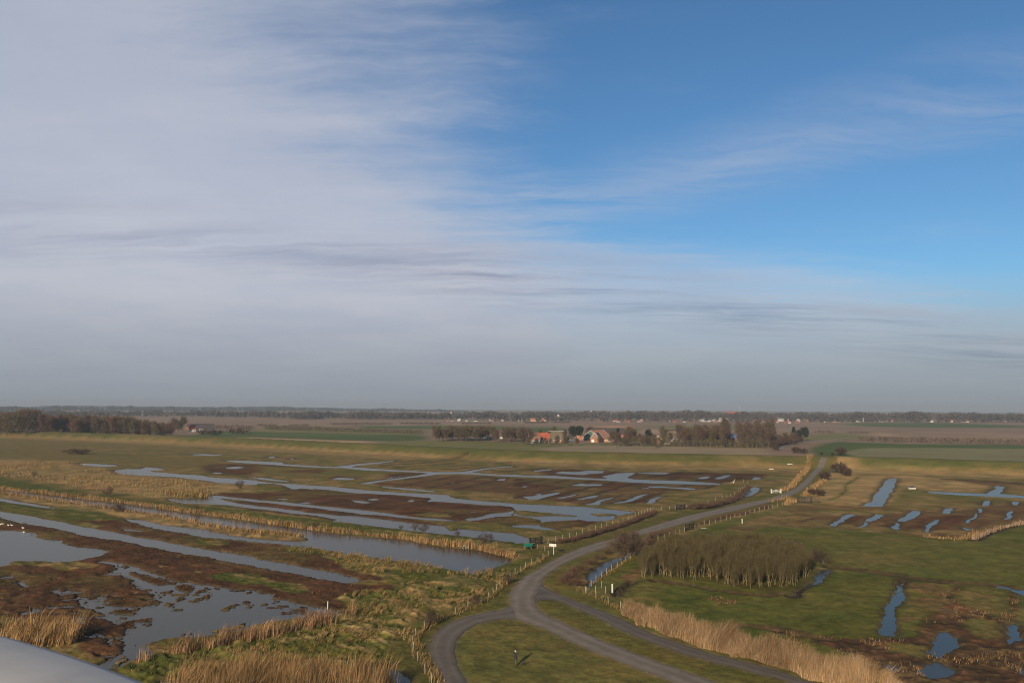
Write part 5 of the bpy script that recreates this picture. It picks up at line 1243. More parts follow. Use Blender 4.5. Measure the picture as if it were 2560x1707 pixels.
# ------------------------------------------------------------------ buildings
def house(label, pxbase, w, d, wh, rh, rz, wall='brick', roof='red_tile', wins=(), chim=None, name='house', cat='house', hip=0.0, depth=None, doors=(), trim=None, group=None, rake=None):
    """gable ends at +-x of its own frame, ridge along x; wins: (side, u, z, ww, hh, material)"""
    q = G(*pxbase) if depth is None else None
    if depth is not None:
        dr = ray(*pxbase); t = depth / dr[1]; q = np.array([dr[0] * t, depth])
    root = empty(name, (q[0], q[1], 0), label, cat, group, rz)
    x, y = w / 2, d / 2
    m = MB(); m.add([(-x, -y, -.3), (x, -y, -.3), (x, y, -.3), (-x, y, -.3), (-x, -y, wh), (x, -y, wh), (x, y, wh), (-x, y, wh), (-x, 0, wh + rh), (x, 0, wh + rh)],
                    [(0, 1, 5, 4), (2, 3, 7, 6), (1, 2, 6, 9, 5), (3, 0, 4, 8, 7)] if hip == 0 else [(0, 1, 5, 4), (2, 3, 7, 6), (1, 2, 6, 5), (3, 0, 4, 7)])
    m.obj('wall', wall, parent=root)
    ov = .35; k = rh / y; th = .18; xr = x + ov; hx = hip * x; yo = y + ov; ze = wh - ov * k
    m = MB()
    for s in (-1, 1):
        a = [(-xr, s * yo, ze), (xr, s * yo, ze), (xr - hx, 0, wh + rh), (-xr + hx, 0, wh + rh)]
        b = [(p[0], p[1], p[2] + th) for p in a]
        m.add(a + b, [(0, 1, 2, 3), (4, 5, 6, 7), (0, 1, 5, 4), (1, 2, 6, 5), (3, 0, 4, 7)])
    if hip:
        for s in (-1, 1):
            a = [(s * xr, -yo, ze), (s * xr, yo, ze), (s * (xr - hx), 0, wh + rh)]; b = [(p[0], p[1], p[2] + th) for p in a]
            m.add(a + b, [(3, 4, 5), (0, 1, 4, 3)])
    ro = m.obj('roof', roof, parent=root)
    if chim:
        MB().box(chim - .35, -.35, wh + rh - .6, chim + .35, .35, wh + rh + .9).obj('chimney', 'brick', parent=ro)
    if rake:
        for s in (-1, 1):
            m = MB()
            for t in (-1, 1): m.beam((s * (xr + .04), t * yo, ze + .12), (s * (xr + .04), 0, wh + rh + .14), .08, .26)
            m.obj('bargeboard', rake, parent=ro)
    for side, u, z, ww, hh, mt in list(wins) + list(doors):
        m = MB(); f = MB(); T = .06
        def put(mb, hw, hz, t0, t1):
            if side == 'front': mb.box(u - hw, -y - t1, z - hz, u + hw, -y - t0, z + hz)
            elif side == 'back': mb.box(u - hw, y + t0, z - hz, u + hw, y + t1, z + hz)
            elif side == 'left': mb.box(-x - t1, u - hw, z - hz, -x - t0, u + hw, z + hz)
            else: mb.box(x + t0, u - hw, z - hz, x + t1, u + hw, z + hz)
        isd = (side, u, z, ww, hh, mt) in doors
        put(m, ww / 2, hh / 2, .0, .05); put(f, ww / 2 + .12, hh / 2 + .12, .0, .03)
        wo = m.obj('door' if isd else 'window', mt, parent=root)
        f.obj('frame', 'white_paint', parent=wo)
    if trim:
        m = MB(); m.box(-xr, -.12, wh + rh + th - .05, xr, .12, wh + rh + th + .16); m.obj('ridge', trim, parent=ro)
    return root
def build_hamlet():
    g = 'glass_dark'
    R90 = pi / 2
    # thatched farmhouse and its red-roofed neighbours
    house('thatched farmhouse with a pale ridge and white window frames', (1390, 1106), 12, 9, 3.0, 5.6, radians(8), 'brick_light', 'thatch', [('front', u, 1.6, 1.3, 1.3, g) for u in (-4, -1.5, 1.5, 4)] + [('front', -2, 4.2, 1.2, 1.1, g), ('front', 3.4, 4.2, 1.2, 1.1, g)], hip=.45, trim='white_paint')
    house('bright red tiled house left of the thatched farmhouse', (1358, 1106), 9.5, 8, 2.8, 4.6, radians(5), 'white_wall', 'red_tile', [('front', u, 1.5, 1.2, 1.2, g) for u in (-3, 0, 3)], chim=2.5)
    house('low dark red roofed house at the left end of the hamlet row', (1336, 1107), 9, 7.5, 2.6, 3.6, radians(-6), 'white_wall', 'brown_tile', [('front', u, 1.4, 1.2, 1.2, g) for u in (-2.5, 1)])
    # great barn, the second dark barn behind it, brick house before it
    house('big barn with teal boarded gable and orange tiled roof', (1492, 1099), 24, 14, 3.0, 5.2, radians(58), 'teal_board', 'orange_tile', [], doors=[('left', 0, 1.6, 3.4, 3.2, 'teal_board')], name='barn', cat='barn', rake='white_paint')
    house('long dark roofed barn behind the orange barn', (1512, 1094), 34, 15, 3.5, 5.2, radians(4), 'brick', 'dark_tile', name='barn', cat='barn')
    house('brick house with steep gable and white garage door', (1492, 1105), 13, 7.2, 3.2, 4.6, radians(70), 'brick', 'brown_tile', [('left', -1.0, 4.7, .9, 1.2, g), ('left', .4, 4.7, .9, 1.2, g), ('left', -2.4, 1.6, .7, 1.7, g), ('front', -4, 1.5, 1.3, 1.3, g), ('front', 0, 1.5, 1.3, 1.3, g), ('front', 3.5, 1.5, 1.3, 1.3, g)], doors=[('left', 1.6, 1.2, 2.0, 2.2, 'white_paint')], rake='white_paint', chim=3)
    house('small orange roofed shed with white trim beside the barn', (1449, 1102), 5.0, 4.6, 2.3, 2.2, radians(28), 'rust_wood', 'orange_tile', [('front', -1, 1.5, .9, .9, 'white_paint'), ('front', 1.2, 1.5, .9, .9, 'white_paint')], name='shed', cat='shed', rake='white_paint')
    house('low brick barn wing right of the garage house', (1520, 1104), 12, 6.5, 2.6, 2.8, radians(2), 'brick_light', 'brown_tile', [('front', 3.5, 1.4, 1.4, 1.1, 'white_paint'), ('front', 0, 1.4, 1.0, 1.0, g)], name='barn', cat='barn')
    house('small gabled house with white bargeboards among bare trees', (1650, 1108), 8, 6.5, 2.8, 3.4, radians(62), 'brick', 'brown_tile', [('left', 0, 3.6, 1.3, 1.3, g), ('left', -1.6, 1.4, 1.2, 1.4, g)], rake='white_paint')
    house('low reddish shed in front of the small gabled house', (1642, 1113), 5, 4, 2.0, 1.2, radians(10), 'rust_wood', 'brown_tile', [('front', 0, 1.1, 1.0, .9, 'white_paint')], name='shed', cat='shed')
    house('long blue roofed hall behind the bare poplars', (1838, 1104), 26, 15, 3.0, 3.6, radians(3), 'brick', 'blue_roof', [('front', -10 + 3 * i, 1.6, 1.4, 1.2, g) for i in range(8)], doors=[('right', -5.5, 1.6, 1.4, 2.6, 'white_paint')], name='hall', cat='barn', rake='white_paint')
    house('brown roofed house behind the poplars at the right end', (1936, 1102), 9, 7, 2.6, 3.0, radians(10), 'white_wall', 'brown_tile', [('front', u, 1.4, 1.2, 1.1, g) for u in (-2.5, 0, 2.5)])
    # white caravans
    def caravan(label, pxb, w=6.0, rz=0.0, h=2.4):
        q = G(*pxb); rt = empty('caravan', (q[0], q[1], 0), label, 'caravan', 'white caravans among the trees', rz)
        m = MB(); x, y = w / 2, 1.15
        pr = [(-x, .5), (x, .5), (x + .15, 1.3), (x - .15, h - .15), (x - .5, h), (-x + .5, h), (-x + .1, h - .3), (-x - .1, 1.3)]
        m.add([(a, -y, b) for a, b in pr] + [(a, y, b) for a, b in pr], [tuple(range(8)), tuple(range(15, 7, -1))] + [(i, 8 + i, 8 + (i + 1) % 8, (i + 1) % 8) for i in range(8)])
        m.obj('body', 'white_wall', parent=rt)
        for u in (-x * .55, x * .15): MB().box(u - .55, -y - .03, 1.35, u + .55, -y - .002, 1.95).obj('window', 'glass_dark', parent=rt)
        for u in (-.5, .5): MB().bar((u, -y - .02, .33), (u, -y + .2, .33), .33, n=12).obj('wheel', 'shoe', parent=rt)
        return rt
    caravan('white caravan left of the red roofed house, nearer the edge of the trees', (1226, 1098), 7, .1, 2.8); caravan('white caravan with a dark end beside another left of the hamlet', (1247, 1098), 7, -.1, 2.8)
    caravan('white caravan between two bare trees in the middle of the hamlet', (1686, 1104), 6, .1); caravan('half hidden white caravan right of the middle trees', (1706, 1106), 5, 0); caravan('long white cabin with a dark front below the tall trees', (1747, 1110), 9, .02, 2.9)
    caravan('tiny white trailer low behind the garden hedge', (1667, 1112), 4, .3, 1.8)
    # parked car by the shed
    q = G(1430, 1103); rt = empty('parked_car', (q[0], q[1], 0), 'dark parked car left of the orange roofed shed', 'car', rz=.25)
    m = MB(); pr = [(-2.1, .35), (2.1, .35), (2.15, .8), (1.3, .92), (.7, 1.42), (-1.2, 1.45), (-2.0, .95)]
    m.add([(a, -.85, b) for a, b in pr] + [(a, .85, b) for a, b in pr], [tuple(range(7)), tuple(range(13, 6, -1))] + [(i, 7 + i, 7 + (i + 1) % 7, (i + 1) % 7) for i in range(7)]); m.obj('body', 'blue_roof', parent=rt)
    MB().box(-1.1, -.87, .98, .6, -.852, 1.34).obj('window', g, parent=rt)
    for u in (-1.3, 1.3):
        for s in (-.86, .66): MB().bar((u, s, .32), (u, s + .2, .32), .32, n=12).obj('wheel', 'shoe', parent=rt)
    # farm on the left
    house('farmhouse with a white gable and red roof on the left', (487, 1079), 11, 8, 3.0, 4.6, radians(15), 'white_wall', 'red_tile', [('front', u, 1.5, 1.2, 1.2, g) for u in (-3, 0, 3)], rake='white_paint')
    house('big dark barn right of the white gabled farmhouse', (512, 1079), 18, 13, 3.6, 5.0, radians(20), 'dark_tile', 'dark_tile', [], doors=[('front', -4, 1.7, 3.2, 3.0, 'grey_wall')], name='barn', cat='barn')
    house('low dark barn behind the white gabled farmhouse', (490, 1072), 20, 11, 2.6, 3.6, radians(5), 'brick', 'dark_tile', name='barn', cat='barn')
    house('red tiled farmhouse deep in the left wood', (388, 1078), 15, 9, 3.2, 4.8, radians(4), 'brick', 'red_tile', [('front', u, 1.5, 1.2, 1.2, g) for u in (-4, 0, 4)], chim=6)
    house('dark hut with a pale side at the far left on the dike', (18, 1087), 8, 5, 2.6, 2.2, radians(8), 'white_wall', 'dark_tile', name='hut', cat='hut')
build_hamlet()

def build_village():
    r = random.Random(5); g = 'village houses far away'
    looks = [('white_wall', 'red_tile', 'tiny far white house with a red roof at the village edge'), ('brick', 'red_tile', 'tiny far red roofed brick house at the village edge'), ('white_wall', 'dark_tile', 'tiny far white house with a dark roof at the village edge'),
             ('brick_light', 'orange_tile', 'tiny far orange roofed house at the village edge'), ('white_wall', 'white_wall', 'tiny far all white house at the village edge'), ('brick', 'brown_tile', 'tiny far brown house at the village edge')]
    def far(x, y, w, h, look, nm='house', cat='house', d=9, label=None, rz=None):
        wall, roof, lb = looks[look]; p = G(x, y); s = np.hypot(*p) / F
        W_, H_ = w * s, h * s
        house(label or lb, (x, y), max(W_, 4), d, H_ * .5, H_ * .5, r.uniform(-.3, .3) if rz is None else rz, wall, roof, name=nm, cat=cat, group=None if label else 'far village houses, ' + lb.split('far ')[1].split(' house')[0])
    # centre and right village edge (photograph pixels of the foot, width, height)
    for k in range(36):
        x = r.choice([r.uniform(1455, 1600), r.uniform(1600, 1760), r.uniform(1760, 1960), r.uniform(1900, 2120)]); y = r.uniform(1050.5, 1054.5) + (x - 1280) * .0044
        far(x, y, r.uniform(3, 6.5), r.uniform(3.5, 6), r.choice([0, 0, 1, 1, 1, 1, 2, 3, 5, 5]))
    for k in range(12):
        x = r.uniform(1100, 1330); far(x, 1052 + r.uniform(-2, 2), r.uniform(4, 9), r.uniform(4, 6), r.choice([0, 2, 4, 5]))
    for k in range(14):
        x = r.uniform(2120, 2560); far(x, 1054 + r.uniform(-2, 1) + (x - 2100) * .003, r.uniform(4, 9), r.uniform(4, 6), r.choice([0, 1, 2, 4]))
    for k in range(16):
        x = r.uniform(130, 720); far(x, 1035 + r.uniform(-3, 3), r.uniform(4, 8), r.uniform(3.5, 5), r.choice([0, 2, 4, 1]))
    far(842, 1044, 34, 7, 3, 'hall', 'building', 20, 'long orange roofed hall at the edge of the far left woods', .1)
    far(1345, 1053.5, 38, 8, 3, 'barn', 'barn', 22, 'long pale brown barn in the far fields left of the white tower', .05)
    far(1768, 1054, 32, 6, 4, 'hall', 'building', 20, 'long white hall at the far village, left one', .05)
    far(1806, 1054, 24, 9, 4, 'hall', 'building', 24, 'white double gabled hall at the far village', .3)
    far(1955, 1053, 32, 7, 4, 'hall', 'building', 24, 'long white flat hall at the far village, right of the poplars', .05)
    far(1985, 1053, 22, 6, 4, 'hall', 'building', 20, 'shorter white hall at the far village beside the long one', .0)
    far(1827, 1045, 30, 15, 1, 'church', 'church', 16, 'tall brown brick church standing over the far village roofs', .3)
    # towers
    def tower(name, label, x, ytop, ybase, w, parts, cat='tower'):
        p = G(x, ybase); D = p[1]; hz = 1018 + (x - 1280) * .00437; ht = H - (ytop - hz) / F * D
        o = empty(name, (p[0], p[1], 0), label, cat); parts(o, ht, w * D / F); return o
    def t_white(o, h, w):
        MB().bar((0, 0, 0), (0, 0, h * .8), w * .5, w * .45, 10).obj('shaft', 'white_wall', parent=o); MB().bar((0, 0, h * .8), (0, 0, h * .84), w * .55, n=10).obj('gallery', 'grey_wall', parent=o); MB().bar((0, 0, h * .84), (0, 0, h), w * .42, w * .08, 10).obj('cap', 'dark_tile', parent=o)
    def t_church(o, h, w):
        MB().box(-w / 2, -w / 2, 0, w / 2, w / 2, h * .78).obj('shaft', 'brick_light', parent=o)
        MB().add([(-w / 2 - .3, -w / 2 - .3, h * .78), (w / 2 + .3, -w / 2 - .3, h * .78), (w / 2 + .3, w / 2 + .3, h * .78), (-w / 2 - .3, w / 2 + .3, h * .78), (0, 0, h)], [(0, 1, 4), (1, 2, 4), (2, 3, 4), (3, 0, 4), (3, 2, 1, 0)]).obj('spire', 'dark_tile', parent=o)
    def t_mast(o, h, w):
        for i in range(7):
            z0, z1 = h * i / 7, h * (i + 1) / 7
            MB().bar((0, 0, z0), (0, 0, z1), w * .5 * (1 - .09 * i), w * .5 * (1 - .09 * (i + 1)), 8).obj('mast_section', 'red_tile' if i % 2 else 'white_wall', parent=o)
    def t_water(o, h, w):
        MB().bar((0, 0, 0), (0, 0, h * .7), w * .3, n=10).obj('shaft', 'white_wall', parent=o); MB().bar((0, 0, h * .7), (0, 0, h * .92), w * .5, w * .55, 10).obj('tank', 'white_wall', parent=o); MB().bar((0, 0, h * .92), (0, 0, h), w * .58, w * .1, 10).obj('roof', 'brick', parent=o)
    tower('windmill_tower', 'white tower with a dark cap among the far trees', 1396, 1033, 1052, 6, t_white)
    tower('church_tower', 'slim brick church tower above the far left woods', 1128, 1024, 1046, 4, t_church)
    tower('radio_mast', 'red and white radio mast above the far village', 1850, 1017, 1049, 4.5, t_mast, 'mast')
    tower('water_tower', 'small white water tower on the centre skyline', 1478, 1024, 1042, 4, t_water)
    tower('chimney_tower', 'thin white pillar at the far village on the right', 2158, 1043, 1054, 2.2, t_white)
build_village()

# ------------------------------------------------------------------ trees near and far
def build_trees():
    pb = [bare_tree(300 + i, 14, 4.2, .22, 18, 950, 1.9, .24, 'bark_dark', ('twig_brown', 'twig_olive', 'twig_red')[i % 3], .24, 1, .7, .6) for i in range(6)]
    pp = [bare_tree(320 + i, 19, 2.6, .14, 24, 800, 1.8, .22, 'bark_dark', 'twig_brown', .24, 1, .8, 1.3) for i in range(3)]
    ps = [bare_tree(330 + i, 6, 2.0, .30, 10, 260, 1.1, .14, 'bark_pale', 'twig_olive', .16, 1, .7, .8) for i in range(3)]
    sh = [shrub_mesh(340 + i, 4.0, 3.2, 22, 420, 1.3, .20, 'bark_dark', ('twig_red', 'twig_brown', 'twig_dark')[i]) for i in range(3)]
    def tree(protos, x, y, ytop, h0, label, group=None, name='bare_tree', wid=1.0):
        p = G(x, y); hz = 1018 + (x - 1280) * .00437; h = H - (ytop - hz) / F * p[1]; s = h / h0
        return plant(name, RND.choice(protos), (p[0], p[1], 0), label, 'tree', group, sz=(s * wid, s * wid, s))
    # grove left of the hamlet
    for k in range(50):
        x = RND.uniform(1082, 1240); y = RND.uniform(1097, 1104); tree(pb, x, y, RND.uniform(1062, 1074), 14, 'leafless brown tree in the grove left of the caravans', 'trees of the grove left of the hamlet', wid=.95)
    for k in range(22):
        x = RND.uniform(1240, 1335); tree(pb, x, RND.uniform(1100, 1108), RND.uniform(1068, 1082), 14, 'leafless brown tree between the caravans and the red roof', 'trees left of the red roof')
    # hamlet trees
    spots = [(1304, 1112, 1064), (1412, 1108, 1085), (1420, 1107, 1088), (1530, 1112, 1076), (1545, 1110, 1078), (1577, 1112, 1066), (1568, 1111, 1072), (1587, 1110, 1073), (1602, 1112, 1082), (1663, 1110, 1071), (1675, 1111, 1079), (1636, 1112, 1084), (1540, 1118, 1092), (1635, 1120, 1092)]
    for x, y, t in spots: tree(pb, x, y, t, 14, 'leafless tree among the houses of the hamlet', 'trees among the hamlet houses', wid=.9)
    for k in range(34):
        x = RND.uniform(1255, 1700); tree(pb, x, RND.uniform(1109, 1116), RND.uniform(1086, 1100), 14, 'low leafless tree in the gardens in front of the hamlet', 'garden trees in front of the hamlet', wid=1.15)
    for k in range(22):
        x = RND.uniform(1300, 1700); tree(pb, x, RND.uniform(1090, 1097), RND.uniform(1064, 1080), 14, 'leafless tree rising behind the hamlet roofs', 'trees behind the hamlet roofs', wid=.9)
    for k in range(26):
        x = RND.uniform(1690, 1800); tree(pb, x, RND.uniform(1106, 1116), RND.uniform(1056, 1082), 14, 'leafless brown tree behind the long hedge row', 'trees behind the hedge row', wid=.85)
    for k in range(32):
        x = RND.uniform(1800, 1930); tree(pp, x, RND.uniform(1106, 1119), RND.uniform(1040, 1072), 19, 'tall slender leafless poplar at the right end of the hamlet', 'poplars at the right end', 'poplar', 1.15)
    for k in range(14):
        x = RND.uniform(1925, 1985); tree(pb, x, RND.uniform(1104, 1113), RND.uniform(1076, 1092), 14, 'low leafless tree between the evergreens at the right end', 'low trees at the right end')
    # pale young trunks in a row along the field
    for k in range(34):
        x = 1535 + k * 11.6 + RND.uniform(-4, 4); tree(ps, x, 1113.2 + (x - 1535) * .019, 1098 + RND.uniform(-5, 3), 6, 'young tree with a pale trunk in the row along the field', 'young trees along the ploughed field', 'young_tree')
    # evergreens
    def ever(seed, x, y, t, wpx, kind, label, n=1500):
        p = G(x, y); hz = 1018 + (x - 1280) * .00437; h = H - (t - hz) / F * p[1]; rad = wpx / 2 * p[1] / F
        plant('evergreen_tree', evergreen(seed, h, rad, n, .85, kind), (p[0], p[1], 0), label, 'tree')
    ever(401, 1432, 1102, 1063, 24, 'round', 'dark evergreen tree beside the orange shed, left half of a pair'); ever(402, 1449, 1102, 1061, 24, 'round', 'dark evergreen tree beside the orange shed, right half of a pair')
    ever(403, 1545, 1106, 1070, 17, 'cone', 'dark evergreen right of the orange barn'); ever(404, 1622, 1110, 1068, 19, 'round', 'rounded dark evergreen in the middle of the hamlet')
    ever(405, 1935, 1104, 1068, 18, 'cone', 'dark evergreen behind the right end of the poplars'); ever(406, 1985, 1104, 1067, 16, 'cone', 'dark evergreen at the left of the trees by the road bend')
    ever(407, 2012, 1103, 1064, 20, 'round', 'tall dark evergreen standing at the very right of the hamlet'); ever(408, 1998, 1104, 1072, 18, 'round', 'greyish evergreen between two dark ones by the road bend')
    # dark thicket at the right end
    for k in range(16):
        x = 1930 + k * 4.6; p = G(x, 1118 - k * .95); plant('thicket_shrub', sh[2], (p[0], p[1], 0), 'dark shrub in the thicket inside the road bend', 'shrub', 'thicket inside the road bend', scale=RND.uniform(.9, 1.4), pn=('stems', 'twigs'))
    # garden hedge along the field
    def hedge(label, x0, y0, x1, y1, hpx, wpx_step, protos, name='hedge', gap=0.0):
        """one hedge: its shrubs merged side by side into one thing of two parts"""
        a, b = G(x0, y0), G(x1, y1); Ln = np.hypot(*(b - a)); h = hpx / F * (a[1] + b[1]) / 2
        st, tw = Sticks(), Sticks(); n = max(2, int(Ln / (h * .8)))
        c = (a + b) / 2; root = empty(name, (c[0], c[1], 0), label, 'hedge')
        for k in range(n):
            p = a + (b - a) * ((k + RND.uniform(-.4, .4)) / n) - c
            if vnoise(np.array([p[0]]), np.array([p[1]]), 22, 5)[0] < gap: continue
            hh = h * RND.uniform(.7, 1.12)
            for j in range(3): st.stick((p[0], p[1], 0), (p[0] + RND.uniform(-1, 1) * h * .4, p[1] + RND.uniform(-1, 1) * h * .4, hh * .8), .06, .02, 3)
            for j in range(70):
                q = Vector((p[0] + RND.gauss(0, .42) * h, p[1] + RND.gauss(0, .35) * h, hh * RND.random() ** .8 * .9)); e = q + Vector((RND.gauss(0, .5), RND.gauss(0, .5), RND.uniform(.1, .9))) * h * .35
                tw.sliver(q, e, h * .10, RND)
        link('stems', st.mesh('stems', 'bark_dark'), root); link('twigs', tw.mesh('twigs', protos), root)
    hedge('olive garden hedge along the ploughed field', 1640, 1115, 1920, 1120, 9, 1, 'twig_olive')
    hedge('leafless hedge row beside the bright green field', 664, 1073, 1062, 1085, 11, 1, 'twig_brown')
    hedge('leafless brown hedge behind the right-hand field', 2158, 1104, 2620, 1113, 15, 1, 'twig_brown')
    hedge('long thin dark hedge in the far left fields', 830, 1062, 980, 1062, 6, 1, 'twig_dark'); hedge('short dark hedge at the far left beside the ploughed land', 640, 1065, 775, 1066, 6, 1, 'twig_dark', gap=.4)
    hedge('dark hedge in the far fields above the grove', 1004, 1060, 1102, 1061, 5.5, 1, 'twig_dark'); hedge('dark hedge in the far fields left of the pale barn', 1156, 1060, 1230, 1060, 5, 1, 'twig_dark')
    hedge('dark low bank of shrubs in the field behind the middle houses', 1655, 1078, 1725, 1076, 4.5, 1, 'twig_dark'); hedge('brown scrub line at the bend of the far right road', 2040, 1081, 2175, 1084, 6, 1, 'twig_brown', gap=.35)
    hedge('brown hedge between the left farm and the green field', 530, 1072, 640, 1074, 12, 1, 'twig_brown'); hedge('dark hedge in front of the far pale barn', 1312, 1058, 1440, 1057, 5, 1, 'twig_dark', gap=.3)
    hedge('clipped brown hedge before the thatched farmhouse', 1320, 1109, 1420, 1109, 7, 1, 'twig_olive')
    # low bushes by the left farm
    for k, (x, y, s, l) in enumerate(((505, 1086, 1.5, 'dark bush below the left farm, left of two'), (537, 1088, 1.6, 'wide dark bush below the left farm, right of two'), (595, 1086, 1.8, 'dark round bush at the corner of the bright green field'))):
        p = G(x, y); plant('shrub', sh[2], (p[0], p[1], 0), l, 'shrub', sz=(s * 1.7, s, s * .8), pn=('stems', 'twigs'))
    # wood on the left
    sk = [(0, 1032), (40, 1028), (60, 1021), (75, 1018), (92, 1021), (100, 1034), (130, 1034), (160, 1032), (185, 1036), (215, 1030), (240, 1036), (275, 1038), (310, 1038), (340, 1046), (372, 1048), (400, 1054), (425, 1054)]
    for k in range(124):
        x = -40 + 468 * (k + RND.random()) / 124; yt = np.interp(x, [a for a, b in sk], [b for a, b in sk]) + abs(RND.gauss(0, 7)); y = RND.uniform(1076, 1092) + x * .012
        tree(pb[:3] + pb[2:3] * 2, x, y, yt, 14, 'leafless reddish brown tree in the %s part of the wood behind the dike' % ('leftmost' if x < 130 else 'middle' if x < 280 else 'rightmost'), 'trees of the left wood, ' + ('leftmost part' if x < 130 else 'middle part' if x < 280 else 'rightmost part'), wid=.9)
    for k in range(26):
        x = RND.uniform(-20, 425); p = G(x, 1088 + x * .012 + RND.uniform(-1, 2)); plant('undergrowth_shrub', sh[k % 2], (p[0], p[1], 0), 'brown shrub at the foot of the left wood', 'shrub', 'undergrowth of the left wood', scale=RND.uniform(1.2, 2.0), pn=('stems', 'twigs'))
    for k in range(5):
        x = RND.uniform(430, 462); tree(pb, x, 1080, RND.uniform(1040, 1056), 14, 'leafless tree between the left wood and the white gabled farm', 'trees by the left farm')
build_trees()

def build_far_woods():
    def wood(name, label, band, n, m, size, seed):
        """band: list of (x, foot y, top y); many small crowns make one mass"""
        r = random.Random(seed); xs = [b[0] for b in band]; S = Sticks()
        for k in range(n):
            x = r.uniform(xs[0], xs[-1]); y = np.interp(x, xs, [b[1] for b in band]) - abs(r.gauss(0, .8)); t = np.interp(x, xs, [b[2] for b in band]) + abs(r.gauss(0, 2.0)) + 1.6 * math.sin(x * .047 + seed) + 1.2 * math.sin(x * .13 + seed * 2)
            p = G(x, y); hz = 1018 + (x - 1280) * .00437; h = max(5, H - (t - hz) / F * p[1]); rad = h * r.uniform(.28, .42)
            S.stick((p[0], p[1], 0), (p[0], p[1], h * .5), .3, .15, 3)
            for j in range(64):
                d = Vector((r.gauss(0, 1), r.gauss(0, 1), r.gauss(0, 1))).normalized() * r.random() ** .4
                q = Vector((p[0] + d.x * rad, p[1] + d.y * rad, h * .56 + d.z * h * .42)); e = q + Vector((r.gauss(0, .5), r.gauss(0, .5), r.uniform(.1, 1))) * size
                S.sliver(q, e, size * .75, r)
        me = S.mesh(name, m); tag(link(name, me), label, 'woods', None, 'stuff')
    wood('treeline', 'belt of bare brown woods behind the far village', [(1130, 1049, 1031), (1290, 1051, 1030), (1420, 1051, 1029), (1560, 1052, 1026), (1640, 1052, 1028), (1720, 1052, 1024), (1800, 1053, 1029), (1920, 1053, 1030), (2060, 1053, 1032), (2200, 1053, 1030), (2310, 1054, 1028), (2420, 1055, 1032), (2600, 1056, 1034), (2700, 1056, 1034)], 760, 'far_wood', 3.2, 61)
    wood('treeline', 'brown woods in front of the dunes on the far left', [(-80, 1041, 1026), (200, 1041, 1026), (420, 1041, 1026), (640, 1044, 1027), (740, 1046, 1028), (1000, 1046, 1030), (1150, 1047, 1032)], 620, 'far_wood', 3.6, 62)
    wood('treeline', 'bare brown wood left of the church tower', [(860, 1047, 1032), (900, 1048, 1030), (1000, 1048, 1031), (1110, 1048, 1033)], 170, 'far_wood', 3.2, 63)
    wood('treeline', 'rounded brown spinney in the far left fields', [(728, 1048, 1034), (755, 1048, 1030), (790, 1048, 1033), (806, 1048, 1037)], 60, 'far_wood', 3.0, 64)
    wood('treeline', 'scattered bare trees among the village roofs', [(1250, 1054, 1042), (1500, 1055, 1040), (1800, 1056, 1041), (2100, 1057, 1043), (2560, 1058, 1046)], 150, 'far_wood', 2.6, 65)
    # wooded dunes on the skyline
    sk = [(-700, 1013), (-200, 1014), (0, 1014.5), (45, 1016), (95, 1016), (110, 1014), (130, 1013), (210, 1013.5), (345, 1014.5), (450, 1016), (600, 1016.5), (690, 1015.6), (740, 1016.4), (830, 1019), (900, 1021), (980, 1020.5), (1080, 1023.4), (1140, 1025), (1175, 1029)]
    D = 5200.0; V = []; Fq = []; n = 420; rows = 9
    xs = np.linspace(-700, 1175, n); yt = np.interp(xs, [a for a, b in sk], [b for a, b in sk])
    hz = 1018 + (xs - 1280) * .00437; ht = H - (yt - hz) / F * D
    X = (xs - 1280) / F * D; X = X / (cos(PITCH))
    for k in range(rows):
        t = k / (rows - 1); prof = math.sin(min(1, t * 1.25) * pi / 2) if t < .8 else 1 - ((t - .8) / .2) ** 2 * .8
        yy = D - 420 * (1 - t) * (1 if t < .8 else 1) + (260 if t >= .8 else 0) * (t - .8) * 5
        nz = fbm(X, np.full(n, k * 60.0), 90, 4, 300 + k) - .5; n2 = fbm(X, np.full(n, k * 13.0), 16, 3, 330 + k) - .5
        z = ht * prof + (nz * 5 + n2 * 3.0) * (.25 + prof * .55) - (1.5 if k == 0 else 0) - .9
        V.append(np.stack([X * (yy / D), np.full(n, yy), z], -1))
    V = np.concatenate(V); I = np.arange(rows * n).reshape(rows, n)
    Fq = np.stack([I[:-1, :-1], I[:-1, 1:], I[1:, 1:], I[1:, :-1]], -1).reshape(-1, 4)
    me = mesh_np('hills', V, Fq, ('dune_wood',), smooth=False); tag(link('hills', me), 'low wooded dunes along the left skyline', 'hills', None, 'structure')
    wood('treeline', 'wooded crest of the dunes on the left skyline', [(a, 1030, b + .6) for a, b in sk[1:]], 520, 'dune_wood', 5.0, 66)
    wood('treeline', 'distant line of trees closing the horizon', [(1100, 1036, 1029.5), (1500, 1038, 1028.5), (1900, 1040, 1031), (2300, 1041, 1031), (2700, 1043, 1034)], 420, 'dune_wood', 5.0, 67)
build_far_woods()

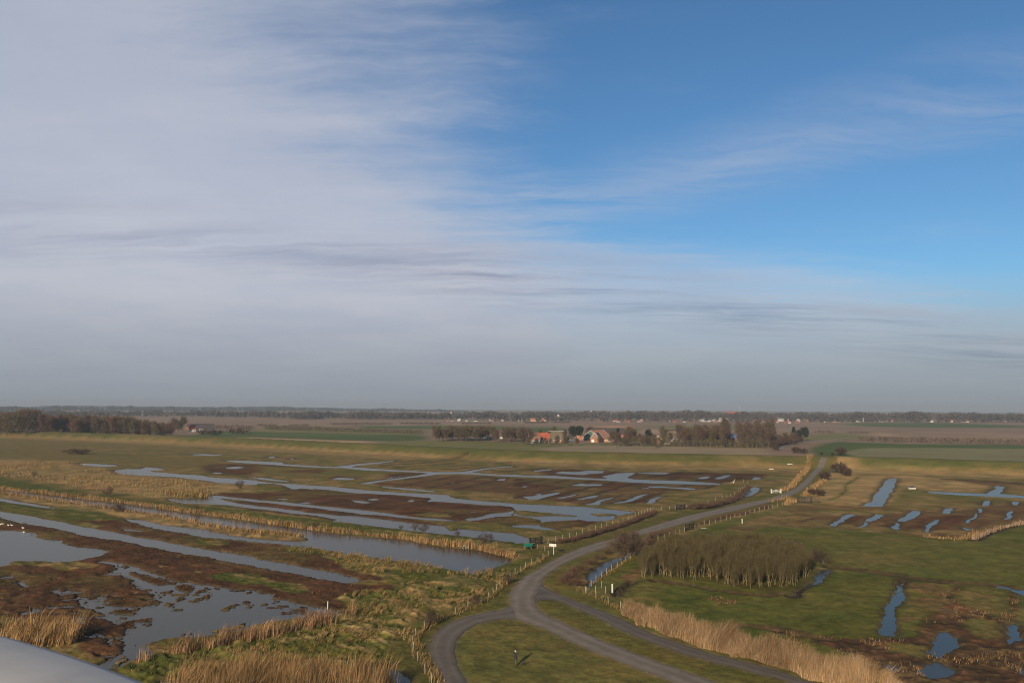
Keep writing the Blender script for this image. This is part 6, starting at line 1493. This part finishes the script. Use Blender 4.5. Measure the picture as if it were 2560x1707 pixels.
# ------------------------------------------------------------------ the gallery rail in the corner
def build_rail():
    c = Vector((-2.50, -1.284)); Rr = 3.2; top = H - .40
    root = empty('gallery_railing', (c.x, c.y, H - 1.55), 'grey gallery railing crossing the lower left corner', 'railing')
    prof = [(-.185, -.005), (-.18, .0), (-.02, .0), (-.006, -.004), (.0, -.014), (.0, -.06), (-.012, -.07), (-.175, -.07), (-.185, -.06)]
    def ring(prof, r0, z0, a0, a1, n):
        V = []; Fq = []; m = len(prof)
        for i in range(n + 1):
            a = a0 + (a1 - a0) * i / n
            for u, w in prof: V.append((cos(a) * (r0 + u), sin(a) * (r0 + u), z0 + w))
            if i:
                for j in range(m): Fq.append(((i - 1) * m + j, (i - 1) * m + (j + 1) % m, i * m + (j + 1) % m, i * m + j))
        return np.array(V), np.array(Fq)
    a0, a1 = radians(-40), radians(140)
    V, Fq = ring(prof, Rr, 1.15, a0, a1, 120); link('top_rail', mesh_np('top_rail', V, Fq, ('steel_rail',), smooth=True), root)
    V, Fq = ring([(-.11, -.02), (-.07, -.02), (-.07, .02), (-.11, .02)], Rr, .15, a0, a1, 80); link('lower_rail', mesh_np('lower_rail', V, Fq, ('steel_rail',)), root)
    b = MB().bar((0, 0, .0), (0, 0, 1.085), .012, n=8).mesh('baluster', 'steel_rail')
    for i in range(90):
        a = a0 + (a1 - a0) * (i + .5) / 90; link('baluster', b, root, (cos(a) * (Rr - .09), sin(a) * (Rr - .09), 0))
    V, Fq = ring([(-1.6, -.2), (.05, -.2), (.05, -.02), (-1.6, -.02)], Rr, 0, a0, a1, 60)
    o = link('gallery_floor', mesh_np('gallery_floor', V, Fq, ('concrete',)), None, (c.x, c.y, H - 1.55)); tag(o, 'concrete gallery floor under the railing', 'floor', None, 'structure')
build_rail()

# ------------------------------------------------------------------ air
def build_haze():
    m = bpy.data.materials.new('haze'); m.use_nodes = True; t = NT(m.node_tree)
    v = t.n('ShaderNodeVolumePrincipled'); v.inputs['Color'].default_value = (.36, .43, .52, 1); v.inputs['Density'].default_value = HAZE; v.inputs['Anisotropy'].default_value = 0.0
    o = t.n('ShaderNodeOutputMaterial'); t.l(v.outputs[0], o.inputs['Volume']); M['haze'] = m
    R = 9600
    ob = MB().box(-R, -R, -1.9, R, R, 62).obj('haze', 'haze'); tag(ob, 'thin bluish winter air over the whole land', 'haze', None, 'stuff')
HAZE = 1.65e-4
build_haze()
